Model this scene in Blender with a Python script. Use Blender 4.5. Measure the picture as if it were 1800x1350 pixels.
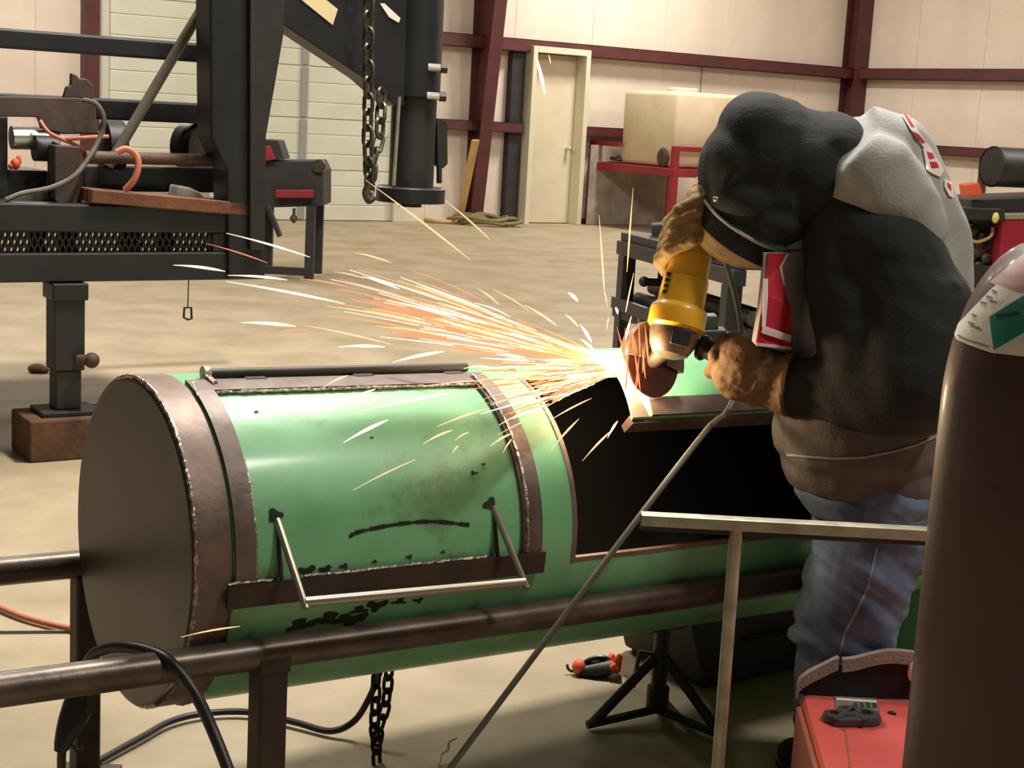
import bpy, bmesh, math, random
import numpy as np
from mathutils import Vector, Matrix, noise
from mathutils.bvhtree import BVHTree
from mathutils.geometry import delaunay_2d_cdt
for o in list(bpy.data.objects): bpy.data.objects.remove(o)
random.seed(7)
SC = bpy.context.scene
COL = SC.collection
# ------------------------------------------------------------------ camera
FPX = 2650.0; PITCH = math.radians(10.0); ROLL = math.radians(3.15); CAMH = 1.36
cF = np.array([0, math.cos(PITCH), -math.sin(PITCH)]); cU0 = np.array([0, math.sin(PITCH), math.cos(PITCH)]); cR0 = np.array([1., 0, 0])
cR = math.cos(ROLL)*cR0+math.sin(ROLL)*cU0; cU = math.cos(ROLL)*cU0-math.sin(ROLL)*cR0
CC = np.array([0, 0, CAMH])
cam = bpy.data.cameras.new('camera'); camo = bpy.data.objects.new('camera', cam); COL.objects.link(camo)
cam.sensor_fit = 'HORIZONTAL'; cam.sensor_width = 36; cam.lens = 36*FPX/1800; cam.clip_start = .05; cam.clip_end = 200
M4 = Matrix.Identity(4)
for i in range(3):
    M4[i][0] = cR[i]; M4[i][1] = cU[i]; M4[i][2] = -cF[i]; M4[i][3] = CC[i]
camo.matrix_world = M4
SC.camera = camo
# ------------------------------------------------------------------ world, lights, exposure
W = bpy.data.worlds.new('world'); SC.world = W; W.use_nodes = True
W.node_tree.nodes['Background'].inputs[0].default_value = (1.0, .93, .82, 1)
W.node_tree.nodes['Background'].inputs[1].default_value = .06
SC.view_settings.view_transform = 'Standard'; SC.view_settings.look = 'None'
SC.view_settings.gamma = 1; SC.view_settings.exposure = 0.0; SC.view_settings.use_curve_mapping = False
def area(loc, size, size_y, power, color=(1, .945, .85), tgt=None):
    l = bpy.data.lights.new('high_bay_light', 'AREA'); l.shape = 'RECTANGLE'; l.size = size; l.size_y = size_y; l.energy = power; l.color = color
    o = bpy.data.objects.new('high_bay_light', l); COL.objects.link(o); o.location = loc
    if tgt is not None:
        o.rotation_euler = (Vector(tgt)-Vector(loc)).to_track_quat('-Z', 'Y').to_euler()
    return o
area((.35, 5.5, 6.0), .5, 1.1, 580)
area((3.3, 1.6, 6.0), .5, 1.1, 210)
area((-2.8, 6.6, 6.0), .5, 1.1, 250)
area((-4.0, 11.0, 6.0), .6, 1.2, 60)
area((2.2, 12.0, 6.0), .6, 1.2, 60)
area((8.0, 13.0, 6.0), .6, 1.2, 420)
area((2.0, 18.6, 5.2), .6, 1.2, 330)
area((-4.5, 14.0, 5.4), .6, 1.2, 200)
# ------------------------------------------------------------------ projection helpers (place things at real distances)
def V(a): return Vector((float(a[0]), float(a[1]), float(a[2])))
def ray(x, y): return cF+cR*(x-900)/FPX-cU*(y-675)/FPX
def P(x, y, d):
    r = ray(x, y); return V(CC+r*(d/r[1]))
def PZ(x, y, z):
    r = ray(x, y); return V(CC+r*((z-CAMH)/r[2]))
def PP(x, y, o, n):
    r = ray(x, y); o = np.array(o); n = np.array(n); return V(CC+r*(np.dot(o-CC, n)/np.dot(r, n)))
AL = math.radians(56.8)
D1 = Vector((math.sin(AL), math.cos(AL), 0)); D2 = Vector((-math.cos(AL), math.sin(AL), 0)); ZZ = Vector((0, 0, 1))
# ------------------------------------------------------------------ materials
def lin(c):
    return tuple(((v/255)/12.92 if v/255 <= .04045 else ((v/255+.055)/1.055)**2.4) for v in c)
MATS = {}
def mat(name, rgb, rough=.6, metal=0., rgb2=None, scale=6., amt=.5, bump=0., bscale=60., stretch=None, emit=None, estr=0, alpha=1, trans=0, detail=6, lo=.35, hi=.65, coat=0):
    m = bpy.data.materials.new(name); m.use_nodes = True; nt = m.node_tree; b = nt.nodes['Principled BSDF']
    b.inputs['Base Color'].default_value = (*lin(rgb), 1); b.inputs['Roughness'].default_value = rough; b.inputs['Metallic'].default_value = metal
    if coat: b.inputs['Coat Weight'].default_value = coat; b.inputs['Coat Roughness'].default_value = .15
    if trans: b.inputs['Transmission Weight'].default_value = trans
    tc = nt.nodes.new('ShaderNodeTexCoord'); vec = tc.outputs['Object']
    if stretch:
        mp = nt.nodes.new('ShaderNodeMapping'); mp.inputs['Scale'].default_value = stretch; nt.links.new(vec, mp.inputs['Vector']); vec = mp.outputs[0]
    if rgb2:
        n = nt.nodes.new('ShaderNodeTexNoise'); n.inputs['Scale'].default_value = scale; n.inputs['Detail'].default_value = detail; n.inputs['Roughness'].default_value = .62
        nt.links.new(vec, n.inputs['Vector'])
        r = nt.nodes.new('ShaderNodeMapRange'); r.inputs[1].default_value = lo; r.inputs[2].default_value = hi; r.inputs[4].default_value = amt*2 if amt <= .5 else 1
        nt.links.new(n.outputs[0], r.inputs[0])
        mx = nt.nodes.new('ShaderNodeMix'); mx.data_type = 'RGBA'; mx.inputs[6].default_value = (*lin(rgb), 1); mx.inputs[7].default_value = (*lin(rgb2), 1)
        nt.links.new(r.outputs[0], mx.inputs[0]); nt.links.new(mx.outputs[2], b.inputs['Base Color'])
    if bump:
        n2 = nt.nodes.new('ShaderNodeTexNoise'); n2.inputs['Scale'].default_value = bscale; n2.inputs['Detail'].default_value = 4; nt.links.new(vec, n2.inputs['Vector'])
        bp = nt.nodes.new('ShaderNodeBump'); bp.inputs['Strength'].default_value = bump; bp.inputs['Distance'].default_value = .01
        nt.links.new(n2.outputs[0], bp.inputs['Height']); nt.links.new(bp.outputs[0], b.inputs['Normal'])
    if emit:
        b.inputs['Emission Color'].default_value = (*emit, 1); b.inputs['Emission Strength'].default_value = estr
    MATS[name] = m; return m
mat('concrete', (164, 149, 124), .68, rgb2=(142, 127, 101), scale=2.2, amt=.5, bump=.12, bscale=25, detail=14, lo=.38, hi=.64)
mat('wall', (226, 211, 196), .8, rgb2=(210, 194, 178), scale=.8, bump=.05, bscale=8)
mat('wall_dirty', (176, 165, 152), .85, rgb2=(140, 126, 110), scale=3)
mat('ceiling', (205, 195, 180), .9)
mat('red_iron', (88, 38, 40), .55, rgb2=(70, 34, 34), scale=5, bump=.05)
mat('dark_iron', (46, 40, 42), .6, rgb2=(34, 32, 34), scale=5)
mat('door_white', (208, 209, 192), .55, rgb2=(198, 198, 180), scale=2)
mat('door_trim', (196, 196, 178), .55)
mat('steel_stile', (150, 152, 146), .5, .3)
mat('man_door', (214, 200, 176), .6, rgb2=(200, 188, 164), scale=2)
mat('frame_cream', (206, 200, 174), .55)
mat('poly_tank', (214, 198, 168), .5, rgb2=(200, 182, 150), scale=2)
mat('table_red', (150, 30, 44), .5, rgb2=(120, 28, 38), scale=4)
mat('lumber', (196, 164, 108), .75, rgb2=(176, 142, 88), scale=8, stretch=(1, 1, .1))
mat('timber', (104, 70, 46), .85, rgb2=(70, 48, 34), scale=6, bump=.4, bscale=30)
mat('plank', (124, 76, 50), .8, rgb2=(90, 56, 40), scale=8, bump=.2)
mat('black_paint', (36, 36, 40), .42, rgb2=(26, 26, 29), scale=4, bump=.04, bscale=20)
mat('black_paint2', (30, 29, 31), .55, rgb2=(44, 40, 38), scale=9)
mat('grey_pipe', (112, 106, 94), .5, .3, rgb2=(90, 84, 74), scale=10)
mat('rust', (98, 74, 60), .7, .2, rgb2=(64, 50, 42), scale=14, bump=.15)
mat('brown_plate', (82, 66, 60), .7, .1, rgb2=(58, 46, 44), scale=8, bump=.1)
mat('chain', (92, 88, 76), .4, .7, rgb2=(60, 54, 46), scale=40)
mat('chain_dark', (52, 46, 42), .45, .6, rgb2=(36, 32, 30), scale=40)
mat('silver', (210, 208, 204), .25, .9)
mat('orange_rubber', (190, 112, 88), .6)
mat('black_rubber', (24, 23, 25), .42, rgb2=(34, 33, 34), scale=20)
mat('sticker', (226, 206, 160), .5)
mat('white_rag', (228, 222, 212), .9)
mat('steel_cap', (80, 75, 75), .42, .3, rgb2=(60, 55, 55), scale=4, bump=.06, bscale=18, detail=9)
mat('mill_steel', (132, 112, 100), .5, .3, rgb2=(98, 80, 72), scale=12, bump=.08)
mat('strap_steel', (116, 102, 96), .5, .3, rgb2=(86, 74, 70), scale=14, bump=.08)
mat('weld', (196, 188, 178), .3, .85, rgb2=(120, 108, 100), scale=90, bump=.5, bscale=150)
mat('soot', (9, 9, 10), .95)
mat('soot_mark', (34, 44, 34), .9)
mat('rail_pipe', (104, 92, 82), .36, .4, rgb2=(74, 64, 58), scale=11, bump=.05)
mat('leg_steel', (74, 60, 50), .6, .3, rgb2=(52, 42, 38), scale=9, bump=.08)
mat('handle_steel', (168, 162, 150), .32, .8)
mat('galvanized', (176, 174, 156), .45, .5, rgb2=(146, 142, 124), scale=25)
mat('gas_paint', (82, 48, 46), .5, rgb2=(64, 40, 40), scale=5, bump=.06, bscale=60, coat=.15)
mat('gas_shoulder', (196, 160, 156), .45, rgb2=(170, 132, 128), scale=9)
mat('paper_white', (238, 234, 222), .6)
mat('print_grey', (130, 128, 124), .7)
mat('print_dark', (40, 52, 52), .7)
mat('teal', (34, 132, 122), .5, rgb2=(44, 142, 120), scale=12)
mat('machine_red', (222, 104, 104), .42, rgb2=(206, 90, 92), scale=3, coat=.2)
mat('machine_side', (150, 92, 80), .6)
mat('badge', (196, 194, 180), .3, .7)
mat('dark_plastic', (66, 66, 70), .4)
mat('hoodie_black', (34, 36, 38), .9, rgb2=(28, 30, 32), scale=5, bump=.18, bscale=160)
mat('hoodie_grey', (166, 166, 164), .9, rgb2=(148, 148, 146), scale=6, bump=.18, bscale=160)
mat('hem_dirt_shade', (92, 86, 84), .9, rgb2=(78, 72, 70), scale=8, bump=.2, bscale=120)
mat('piping', (176, 176, 172), .8)
mat('print_red', (206, 40, 58), .75, rgb2=(178, 30, 46), scale=14)
mat('print_white', (236, 224, 218), .8)
mat('denim', (100, 118, 148), .9, rgb2=(60, 73, 97), scale=7, bump=.1, bscale=140, lo=.38, hi=.62)
mat('denim_seam', (126, 132, 146), .9)
mat('denim_light', (156, 152, 146), .9, rgb2=(134, 132, 130), scale=20, bump=.3, bscale=160)
mat('boot', (14, 14, 15), .75)
mat('leather', (160, 130, 80), .8, rgb2=(128, 98, 60), scale=9, bump=.25, bscale=90)
mat('leather_brown', (132, 102, 66), .8, rgb2=(98, 72, 48), scale=9, bump=.25, bscale=90)
mat('skin', (186, 140, 112), .55)
mat('visor', (206, 176, 132), .3, coat=.4)
mat('eye', (235, 232, 228), .3)
mat('yellow', (240, 190, 44), .4, rgb2=(230, 176, 36), scale=8, coat=.2)
mat('gear_metal', (150, 134, 118), .38, .6, rgb2=(112, 98, 88), scale=20)
mat('disc', (96, 58, 44), .35, .3, rgb2=(66, 42, 36), scale=30)
mat('cord', (88, 84, 74), .5)
mat('machine_dark', (44, 42, 44), .55, rgb2=(32, 30, 32), scale=8)
mat('bright_orange', (226, 92, 52), .6)
mat('yellow_knob', (214, 204, 110), .6)
mat('crimson', (152, 26, 46), .5)
mat('bin_dark', (46, 44, 40), .7, rgb2=(36, 34, 32), scale=6)
mat('green_hose', (120, 112, 70), .6)
mat('green_part', (54, 66, 56), .5)
mat('spark_hot', (255, 220, 170), emit=(1, .66, .48), estr=2.4)
mat('spark_orange', (255, 150, 80), emit=(1, .31, .17), estr=.85)
mat('spark_gold', (255, 190, 110), emit=(1, .58, .36), estr=1.1)
def green_paint():
    m = mat('green_paint', (124, 194, 144), .40, rgb2=(108, 176, 126), scale=3.2, bump=.03, bscale=30, coat=.25)
    return m
green_paint()
def worn_green():
    # paint with rusty stained patches of their own shape (heat and handling marks)
    m = mat('green_worn', (126, 194, 144), .42, rgb2=(106, 172, 122), scale=4, bump=.04, bscale=40, coat=.2)
    nt = m.node_tree; b = nt.nodes['Principled BSDF']; src = b.inputs['Base Color'].links[0].from_socket
    tc = [n for n in nt.nodes if n.type == 'TEX_COORD'][0]
    n = nt.nodes.new('ShaderNodeTexNoise'); n.inputs['Scale'].default_value = 5.5; n.inputs['Detail'].default_value = 9; n.inputs['Roughness'].default_value = .7
    nt.links.new(tc.outputs['Object'], n.inputs['Vector'])
    r = nt.nodes.new('ShaderNodeMapRange'); r.inputs[1].default_value = .57; r.inputs[2].default_value = .72; r.inputs[4].default_value = .75; nt.links.new(n.outputs[0], r.inputs[0])
    mx = nt.nodes.new('ShaderNodeMix'); mx.data_type = 'RGBA'; mx.inputs[7].default_value = (*lin((96, 92, 62)), 1)
    nt.links.new(r.outputs[0], mx.inputs[0]); nt.links.new(src, mx.inputs[6]); nt.links.new(mx.outputs[2], b.inputs['Base Color'])
worn_green()
# ------------------------------------------------------------------ mesh builder
def frame_from(t):
    t = t.normalized(); a = Vector((0, 0, 1)) if abs(t.z) < .9 else Vector((1, 0, 0))
    u = a.cross(t).normalized(); return u, t.cross(u).normalized()
class MB:
    def __init__(s): s.v = []; s.f = []
    def add(s, vs, fs):
        k = len(s.v); s.v += [tuple(x) for x in vs]; s.f += [tuple(i+k for i in f) for f in fs]; return s
    def fbox(s, o, ax, ay, az, x, y, z):
        vs = [o+ax*a+ay*b+az*c for c in z for b in y for a in x]
        fs = [(0, 2, 3, 1), (4, 5, 7, 6), (0, 1, 5, 4), (2, 6, 7, 3), (0, 4, 6, 2), (1, 3, 7, 5)]
        return s.add(vs, fs)
    def box(s, a, b): return s.fbox(Vector((0, 0, 0)), Vector((1, 0, 0)), Vector((0, 1, 0)), ZZ, (a[0], b[0]), (a[1], b[1]), (a[2], b[2]))
    def bar(s, p0, p1, w, h, up=ZZ):
        t = (p1-p0); L = t.length; t = t/L; u = up.cross(t).normalized(); n = t.cross(u).normalized()
        return s.fbox(p0, t, u, n, (0, L), (-w/2, w/2), (-h/2, h/2))
    def tube(s, pts, r, n=10, caps=True, ring=None, closed=False):
        pts = [Vector(p) for p in pts]; N = len(pts)
        rs = r if isinstance(r, (list, tuple)) else [r]*N
        vs = []; u = None
        for i, p in enumerate(pts):
            if closed: t = (pts[(i+1) % N]-pts[i-1])
            else: t = pts[min(i+1, N-1)]-pts[max(i-1, 0)]
            t.normalize()
            if u is None: u, w = frame_from(t)
            else:
                u = (u-t*u.dot(t)).normalized(); w = t.cross(u)
            for k in range(n):
                a = 2*math.pi*k/n; vs.append(p+(u*math.cos(a)+w*math.sin(a))*rs[i])
        fs = []
        for i in range(N if closed else N-1):
            j = (i+1) % N
            for k in range(n): fs.append((i*n+k, i*n+(k+1) % n, j*n+(k+1) % n, j*n+k))
        if caps and not closed: fs += [tuple(range(n-1, -1, -1)), tuple((N-1)*n+k for k in range(n))]
        return s.add(vs, fs)
    def loft(s, secs, n=20):
        # secs: (center, a_vec, b_vec)
        vs = []
        for c, a, b in secs:
            for k in range(n):
                t = 2*math.pi*k/n; vs.append(c+a*math.cos(t)+b*math.sin(t))
        N = len(secs); fs = []
        for i in range(N-1):
            for k in range(n): fs.append((i*n+k, i*n+(k+1) % n, (i+1)*n+(k+1) % n, (i+1)*n+k))
        fs += [tuple(range(n-1, -1, -1)), tuple((N-1)*n+k for k in range(n))]
        return s.add(vs, fs)
    def lathe(s, o, prof, n=32, ax=ZZ, cap=True):
        u, w = frame_from(ax); ax = ax.normalized(); vs = []
        for r, z in prof:
            for k in range(n):
                a = 2*math.pi*k/n; vs.append(o+ax*z+(u*math.cos(a)+w*math.sin(a))*r)
        N = len(prof); fs = []
        for i in range(N-1):
            for k in range(n): fs.append((i*n+k, i*n+(k+1) % n, (i+1)*n+(k+1) % n, (i+1)*n+k))
        if cap: fs += [tuple(range(n-1, -1, -1)), tuple((N-1)*n+k for k in range(n))]
        return s.add(vs, fs)
    def prism(s, poly, d):
        n = len(poly); vs = [Vector(p) for p in poly]+[Vector(p)+d for p in poly]
        fs = [tuple(range(n)), tuple(range(2*n-1, n-1, -1))]+[(i, i+n, (i+1) % n+n, (i+1) % n) for i in range(n)]
        return s.add(vs, fs)
    def ell(s, c, r, ax=None, n=16, m=10):
        ax = ax or (Vector((1, 0, 0)), Vector((0, 1, 0)), ZZ)
        if not isinstance(r, (tuple, list)): r = (r, r, r)
        vs = [c-ax[2]*r[2]]; fs = []
        for i in range(1, m):
            ph = -math.pi/2+math.pi*i/m
            for k in range(n):
                a = 2*math.pi*k/n; vs.append(c+ax[0]*(r[0]*math.cos(ph)*math.cos(a))+ax[1]*(r[1]*math.cos(ph)*math.sin(a))+ax[2]*(r[2]*math.sin(ph)))
        vs.append(c+ax[2]*r[2]); top = len(vs)-1
        for k in range(n): fs.append((0, 1+(k+1) % n, 1+k)); fs.append((top, 1+(m-2)*n+k, 1+(m-2)*n+(k+1) % n))
        for i in range(m-2):
            for k in range(n): fs.append((1+i*n+k, 1+i*n+(k+1) % n, 1+(i+1)*n+(k+1) % n, 1+(i+1)*n+k))
        return s.add(vs, fs)
    def mesh(s, name, smooth=True, ang=35, bev=0):
        me = bpy.data.meshes.new(name); me.from_pydata(s.v, [], s.f)
        bm = bmesh.new(); bm.from_mesh(me); bmesh.ops.recalc_face_normals(bm, faces=bm.faces)
        if bev:
            es = [e for e in bm.edges if len(e.link_faces) == 2 and e.calc_face_angle(0) > .6]
            bmesh.ops.bevel(bm, geom=es, offset=bev, segments=2, affect='EDGES', profile=.5, clamp_overlap=True)
        bm.to_mesh(me); bm.free()
        if smooth:
            me.shade_smooth(); me.set_sharp_from_angle(angle=math.radians(ang))
        return me
    def build(s, name, m, parent=None, smooth=True, ang=35, bev=0): return link(name, s.mesh(name, smooth, ang, bev), m, parent)
def link(name, me, m, parent=None):
    if m is not None and not me.materials: me.materials.append(MATS[m])
    o = bpy.data.objects.new(name, me); COL.objects.link(o)
    if parent is not None: setparent(o, parent)
    return o
def rootmat(o):
    M = Matrix.Translation(o.location) @ o.rotation_euler.to_matrix().to_4x4()
    return rootmat(o.parent) @ o.matrix_parent_inverse @ M if o.parent else M
def setparent(o, p):
    o.parent = p; o.matrix_parent_inverse = rootmat(p).inverted()
def tag(o, label, cat, group=None):
    o['label'] = label; o['category'] = cat
    if group: o['group'] = group
    return o
def thing(name, loc, label, cat, group=None):
    o = bpy.data.objects.new(name, None); o.empty_display_size = .1; COL.objects.link(o); o.location = loc
    return tag(o, label, cat, group)
def struct(o, label=None):
    o['kind'] = 'structure'
    if label: o['label'] = label
    return o
def bake(mb, name, m, voxel=.007, smooth=6, parent=None, wr=None, factor=.5):
    """union of closed shapes as one continuous skin"""
    me = mb.mesh(name+'_src', smooth=False); o = bpy.data.objects.new('tmp', me); COL.objects.link(o)
    r = o.modifiers.new('r', 'REMESH'); r.mode = 'VOXEL'; r.voxel_size = voxel; r.use_smooth_shade = True
    q = o.modifiers.new('s', 'SMOOTH'); q.factor = factor; q.iterations = smooth
    bpy.context.view_layer.update(); dg = bpy.context.evaluated_depsgraph_get()
    nm = bpy.data.meshes.new_from_object(o.evaluated_get(dg)); nm.name = name
    bpy.data.objects.remove(o); bpy.data.meshes.remove(me)
    if wr:
        ns = [v.normal.copy() for v in nm.vertices]
        for v, n in zip(nm.vertices, ns): v.co += n*wr(v.co, n)
    nm.materials.clear(); nm.shade_smooth()
    return link(name, nm, m, parent)
def bvh_of(*objs):
    vs = []; fs = []
    for o in objs:
        k = len(vs); M = rootmat(o) if not o.parent else rootmat(o.parent) @ o.matrix_parent_inverse
        vs += [M @ v.co for v in o.data.vertices]; fs += [tuple(i+k for i in p.vertices) for p in o.data.polygons]
    return BVHTree.FromPolygons(vs, fs)
def decal(name, poly, bvh, m, parent, off=.0015, step=5., thick=.0012):
    """a printed patch laid on a surface: pixel outline -> points on the surface"""
    pts = [Vector(p) for p in poly]; n = len(pts)
    xs = [p.x for p in pts]; ys = [p.y for p in pts]
    def inside(x, y):
        c = False; j = n-1
        for i in range(n):
            if (pts[i].y > y) != (pts[j].y > y) and x < (pts[j].x-pts[i].x)*(y-pts[i].y)/(pts[j].y-pts[i].y)+pts[i].x: c = not c
            j = i
        return c
    dense = []
    for i in range(n):
        a, b = pts[i], pts[(i+1) % n]; k = max(1, int((b-a).length/step))
        for q in range(k): dense.append(a+(b-a)*q/k)
    nb = len(dense); ed = [(i, (i+1) % nb) for i in range(nb)]
    x = min(xs)+step*.5
    while x < max(xs):
        y = min(ys)+step*.5
        while y < max(ys):
            if inside(x, y): dense.append(Vector((x, y)))
            y += step
        x += step
    vs, _, fs, *_r = delaunay_2d_cdt(dense, ed, [], 1, 1e-4)
    out = []; nor = []; last = None; miss = set()
    o = V(CC)
    for p in vs:
        d = V(ray(p.x, p.y)).normalized(); h, nn, _, _ = bvh.ray_cast(o, d)
        if h is None:
            miss.add(len(out))
            if last is None: last = (o+d*3, -d)
            h = o+d*((last[0]-o).length); nn = last[1]
        last = (h, nn)
        if nn.dot(d) > 0: nn = -nn
        out.append(h+nn*off); nor.append(nn)
    fs = [f for f in fs if not any(i in miss for i in f)]
    mb = MB(); k = len(out)
    allv = out+[a+b*thick for a, b in zip(out, nor)]
    ff = [tuple(i+k for i in f) for f in fs]
    # rim
    rim = []
    cnt = {}
    for f in fs:
        for i in range(len(f)):
            e = (f[i], f[(i+1) % len(f)]); cnt[tuple(sorted(e))] = cnt.get(tuple(sorted(e)), 0)+1
    for e, c in cnt.items():
        if c == 1: rim.append((e[0], e[1], e[1]+k, e[0]+k))
    mb.add(allv, [tuple(f) for f in fs]+ff+rim)
    return mb.build(name, m, parent)
def copy_tree(o, parent=None):
    c = o.copy(); COL.objects.link(c)
    if parent: c.parent = parent
    for ch in o.children: copy_tree(ch, c)
    return c
def spline(pts, n=8):
    pts = [Vector(p) for p in pts]; out = []
    for i in range(len(pts)-1):
        p0 = pts[max(i-1, 0)]; p1 = pts[i]; p2 = pts[i+1]; p3 = pts[min(i+2, len(pts)-1)]
        for k in range(n):
            t = k/n; out.append(.5*((2*p1)+(p2-p0)*t+(2*p0-5*p1+4*p2-p3)*t*t+(3*p1-p0-3*p2+p3)*t**3))
    out.append(pts[-1]); return out
# ------------------------------------------------------------------ the setting
fl = struct(MB().box((-16, -4, -.1), (16, 27, 0)).build('floor', 'concrete', smooth=False), 'tan concrete workshop floor')
struct(MB().box((-16, -4, 7.0), (16, 27, 7.1)).build('ceiling', 'ceiling', smooth=False))
OA = PZ(955, 392, 0); NA = -D2                      # wall with the doors; NA points into the room
def sA(x, y): return (PP(x, y, OA, D2)-OA).dot(D1)
def zA(x, y): return PP(x, y, OA, D2).z
SC_ = sA(1487, 150)+.15                               # corner
wallA = struct(MB().fbox(OA, D1, NA, ZZ, (-14, SC_+.2), (-.12, 0), (0, 6.9)).build('wall_back', 'wall', smooth=False), 'pale lined back wall of the workshop')
OB = OA+D1*SC_
NB = -D1; DB = -D2                                     # wall to the right: runs along DB from the corner
wallB = struct(MB().fbox(OB, DB, NB, ZZ, (0, 16), (-.12, 0), (0, 6.9)).build('wall_right', 'wall', smooth=False), 'pale lined right wall of the workshop')
# lining panels between girts, each its own piece
pm = MB().fbox(Vector((0, 0, 0)), Vector((1, 0, 0)), Vector((0, 1, 0)), ZZ, (.002, 1.218), (0, .014), (0, 6.8)).mesh('wall_panel', False, bev=.002)
def place(me, name, o, ax, ay, m, parent):
    ob = link(name, me, m, None); R = Matrix.Identity(4)
    az = ax.cross(ay)
    flip = az.z < 0
    for i in range(3): R[i][0] = ax[i]; R[i][1] = ay[i]; R[i][2] = ZZ[i]; R[i][3] = o[i]
    ob.matrix_world = R
    ob.parent = parent; return ob
for k in range(16):
    place(pm, 'wall_panel', OA+D1*(SC_-1.22*(k+1)), D1, NA, 'wall', wallA)
for k in range(10):
    place(pm, 'wall_panel', OB+DB*(1.22*k), DB, NB, 'wall', wallB)
# girts
def girt(name, o, d, n, s0, s1, z0, z1):
    mb = MB(); zc = (z0+z1)/2
    mb.fbox(o, d, n, ZZ, (s0, s1), (.014, .028), (z0, z1))          # web on the lining
    mb.fbox(o, d, n, ZZ, (s0, s1), (.014, .20), (z1-.012, z1))      # top flange
    mb.fbox(o, d, n, ZZ, (s0, s1), (.014, .20), (z0, z0+.012))      # bottom flange
    mb.fbox(o, d, n, ZZ, (s0, s1), (.19, .20), (z0, z1))            # outer face
    return struct(mb.build(name, 'red_iron', smooth=False))
girt('trim_1', OA, D1, NA, sA(700, 60), SC_, 2.20, 2.36)
girt('trim_2', OA, D1, NA, sA(700, 210), sA(905, 215), 1.17, 1.30)
girt('trim_3', OA, D1, NA, sA(1012, 220), SC_, 1.17, 1.30)
girt('trim_4', OB, DB, NB, .1, 14, 2.20, 2.36)
girt('trim_5', OB, DB, NB, .1, 14, 1.17, 1.30)
girt('trim_6', OA, D1, NA, sA(-120, 10), sA(150, 20), 2.62, 2.8)
struct(MB().fbox(OA, D1, NA, ZZ, (sA(1012, 388), SC_), (.014, .06), (0, .07)).build('baseboard_back', 'red_iron', smooth=False))
struct(MB().fbox(OB, DB, NB, ZZ, (0, 14), (.014, .06), (0, .07)).build('baseboard_right', 'red_iron', smooth=False))
# columns
def column(name, s, fw, t0, t1, zt, label):
    mb = MB()
    mb.fbox(OA, D1, NA, ZZ, (s-fw, s+fw), (.014, .03), (0, zt))
    web = [OA+D1*(s-.006)+NA*.03, OA+D1*(s-.006)+NA*t0, OA+D1*(s-.006)+NA*t1+ZZ*zt, OA+D1*(s-.006)+NA*.03+ZZ*zt]
    mb.prism(web, D1*.012)
    a = [OA+D1*(s-fw)+NA*t0, OA+D1*(s-fw)+NA*(t0+.016), OA+D1*(s-fw)+NA*(t1+.016)+ZZ*zt, OA+D1*(s-fw)+NA*t1+ZZ*zt]
    mb.prism(a, D1*(2*fw))
    return struct(mb.build(name, 'red_iron', smooth=False), label)
column('trim_7', sA(822, 390)+.02, .09, .16, .95, 6.6, 'tapered red iron frame column beside the walk door')
cmb = MB()
CO = OA+D1*(SC_-.16)+NA*.16
for a in (-.14, .125): cmb.fbox(CO, D1, NA, ZZ, (-.13, .13), (a, a+.015), (0, 6.6))
cmb.fbox(CO, D1, NA, ZZ, (-.006, .006), (-.13, .13), (0, 6.6))
struct(cmb.build('trim_8', 'red_iron', smooth=False), 'red iron corner column')
cmb = MB().fbox(OA, D1, NA, ZZ, (sA(140, 100), sA(166, 100)), (.014, .2), (0, 4.4)).build('trim_9', 'red_iron', smooth=False, bev=.01); struct(cmb)
struct(MB().fbox(OA, D1, NA, ZZ, (sA(889, 200)-.02, sA(909, 200)), (.014, .13), (0, 2.2)).build('trim_10', 'dark_iron', smooth=False, bev=.006), 'dark steel jamb post left of the walk door')
struct(MB().fbox(OB, DB, NB, ZZ, (2.62, 2.7), (.014, .1), (0, 1.2)).build('trim_11', 'red_iron', smooth=False))
for nm, px in (('trim_12', 1231),):
    p = sA(px, 130); struct(MB().fbox(OA, D1, NA, ZZ, (p, p+.012), (.014, .03), (1.3, 2.2)).build(nm, 'steel_stile', smooth=False))
# overhead door: sections and stiles
sL, sR = sA(186, 200), sA(688, 300)
door = MB()
door.fbox(OA, D1, NA, ZZ, (sL-.14, sL), (.014, .10), (0, 4.2))
door.fbox(OA, D1, NA, ZZ, (sR, sR+.13), (.014, .10), (0, 4.2))
d1o = struct(door.build('door_1', 'door_trim', smooth=False, bev=.006), 'pale sectional overhead door with ribbed panels')
cols = [sL, sA(361, 200), sA(531, 200), sR]
HS = .61
for c in range(3):
    w = cols[c+1]-cols[c]-.008
    prof = [(0, .02), (.004, .034), (.17, .034), (.182, .024), (.194, .034), (.40, .034), (.412, .024), (.424, .034), (.592, .034), (.600, .02)]
    mb = MB(); n = len(prof)
    vs = [Vector((x, t, z)) for x in (0, w) for z, t in prof]+[Vector((x, .005, z)) for x in (0, w) for z in (0, .600)]
    fs = [(i, i+1, n+i+1, n+i) for i in range(n-1)]+[(2*n, 2*n+1, 2*n+3, 2*n+2), tuple(list(range(n))+[2*n+1, 2*n]), tuple(list(range(n, 2*n))+[2*n+3, 2*n+2]), (0, n, 2*n+2, 2*n), (n-1, 2*n-1, 2*n+3, 2*n+1)]
    me = mb.add(vs, fs).mesh('door_panel', False)
    for r in range(7):
        place(me, 'door_panel', OA+D1*(cols[c]+.004)+ZZ*(.01+HS*r), D1, NA, 'door_white', d1o)
for c in (1, 2):
    for r in range(7):
        o = MB().fbox(OA, D1, NA, ZZ, (cols[c]-.045, cols[c]+.045), (.03, .055), (.02+HS*r, .6+HS*r)).build('door_stile', 'steel_stile', d1o, smooth=False, bev=.004)
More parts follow.
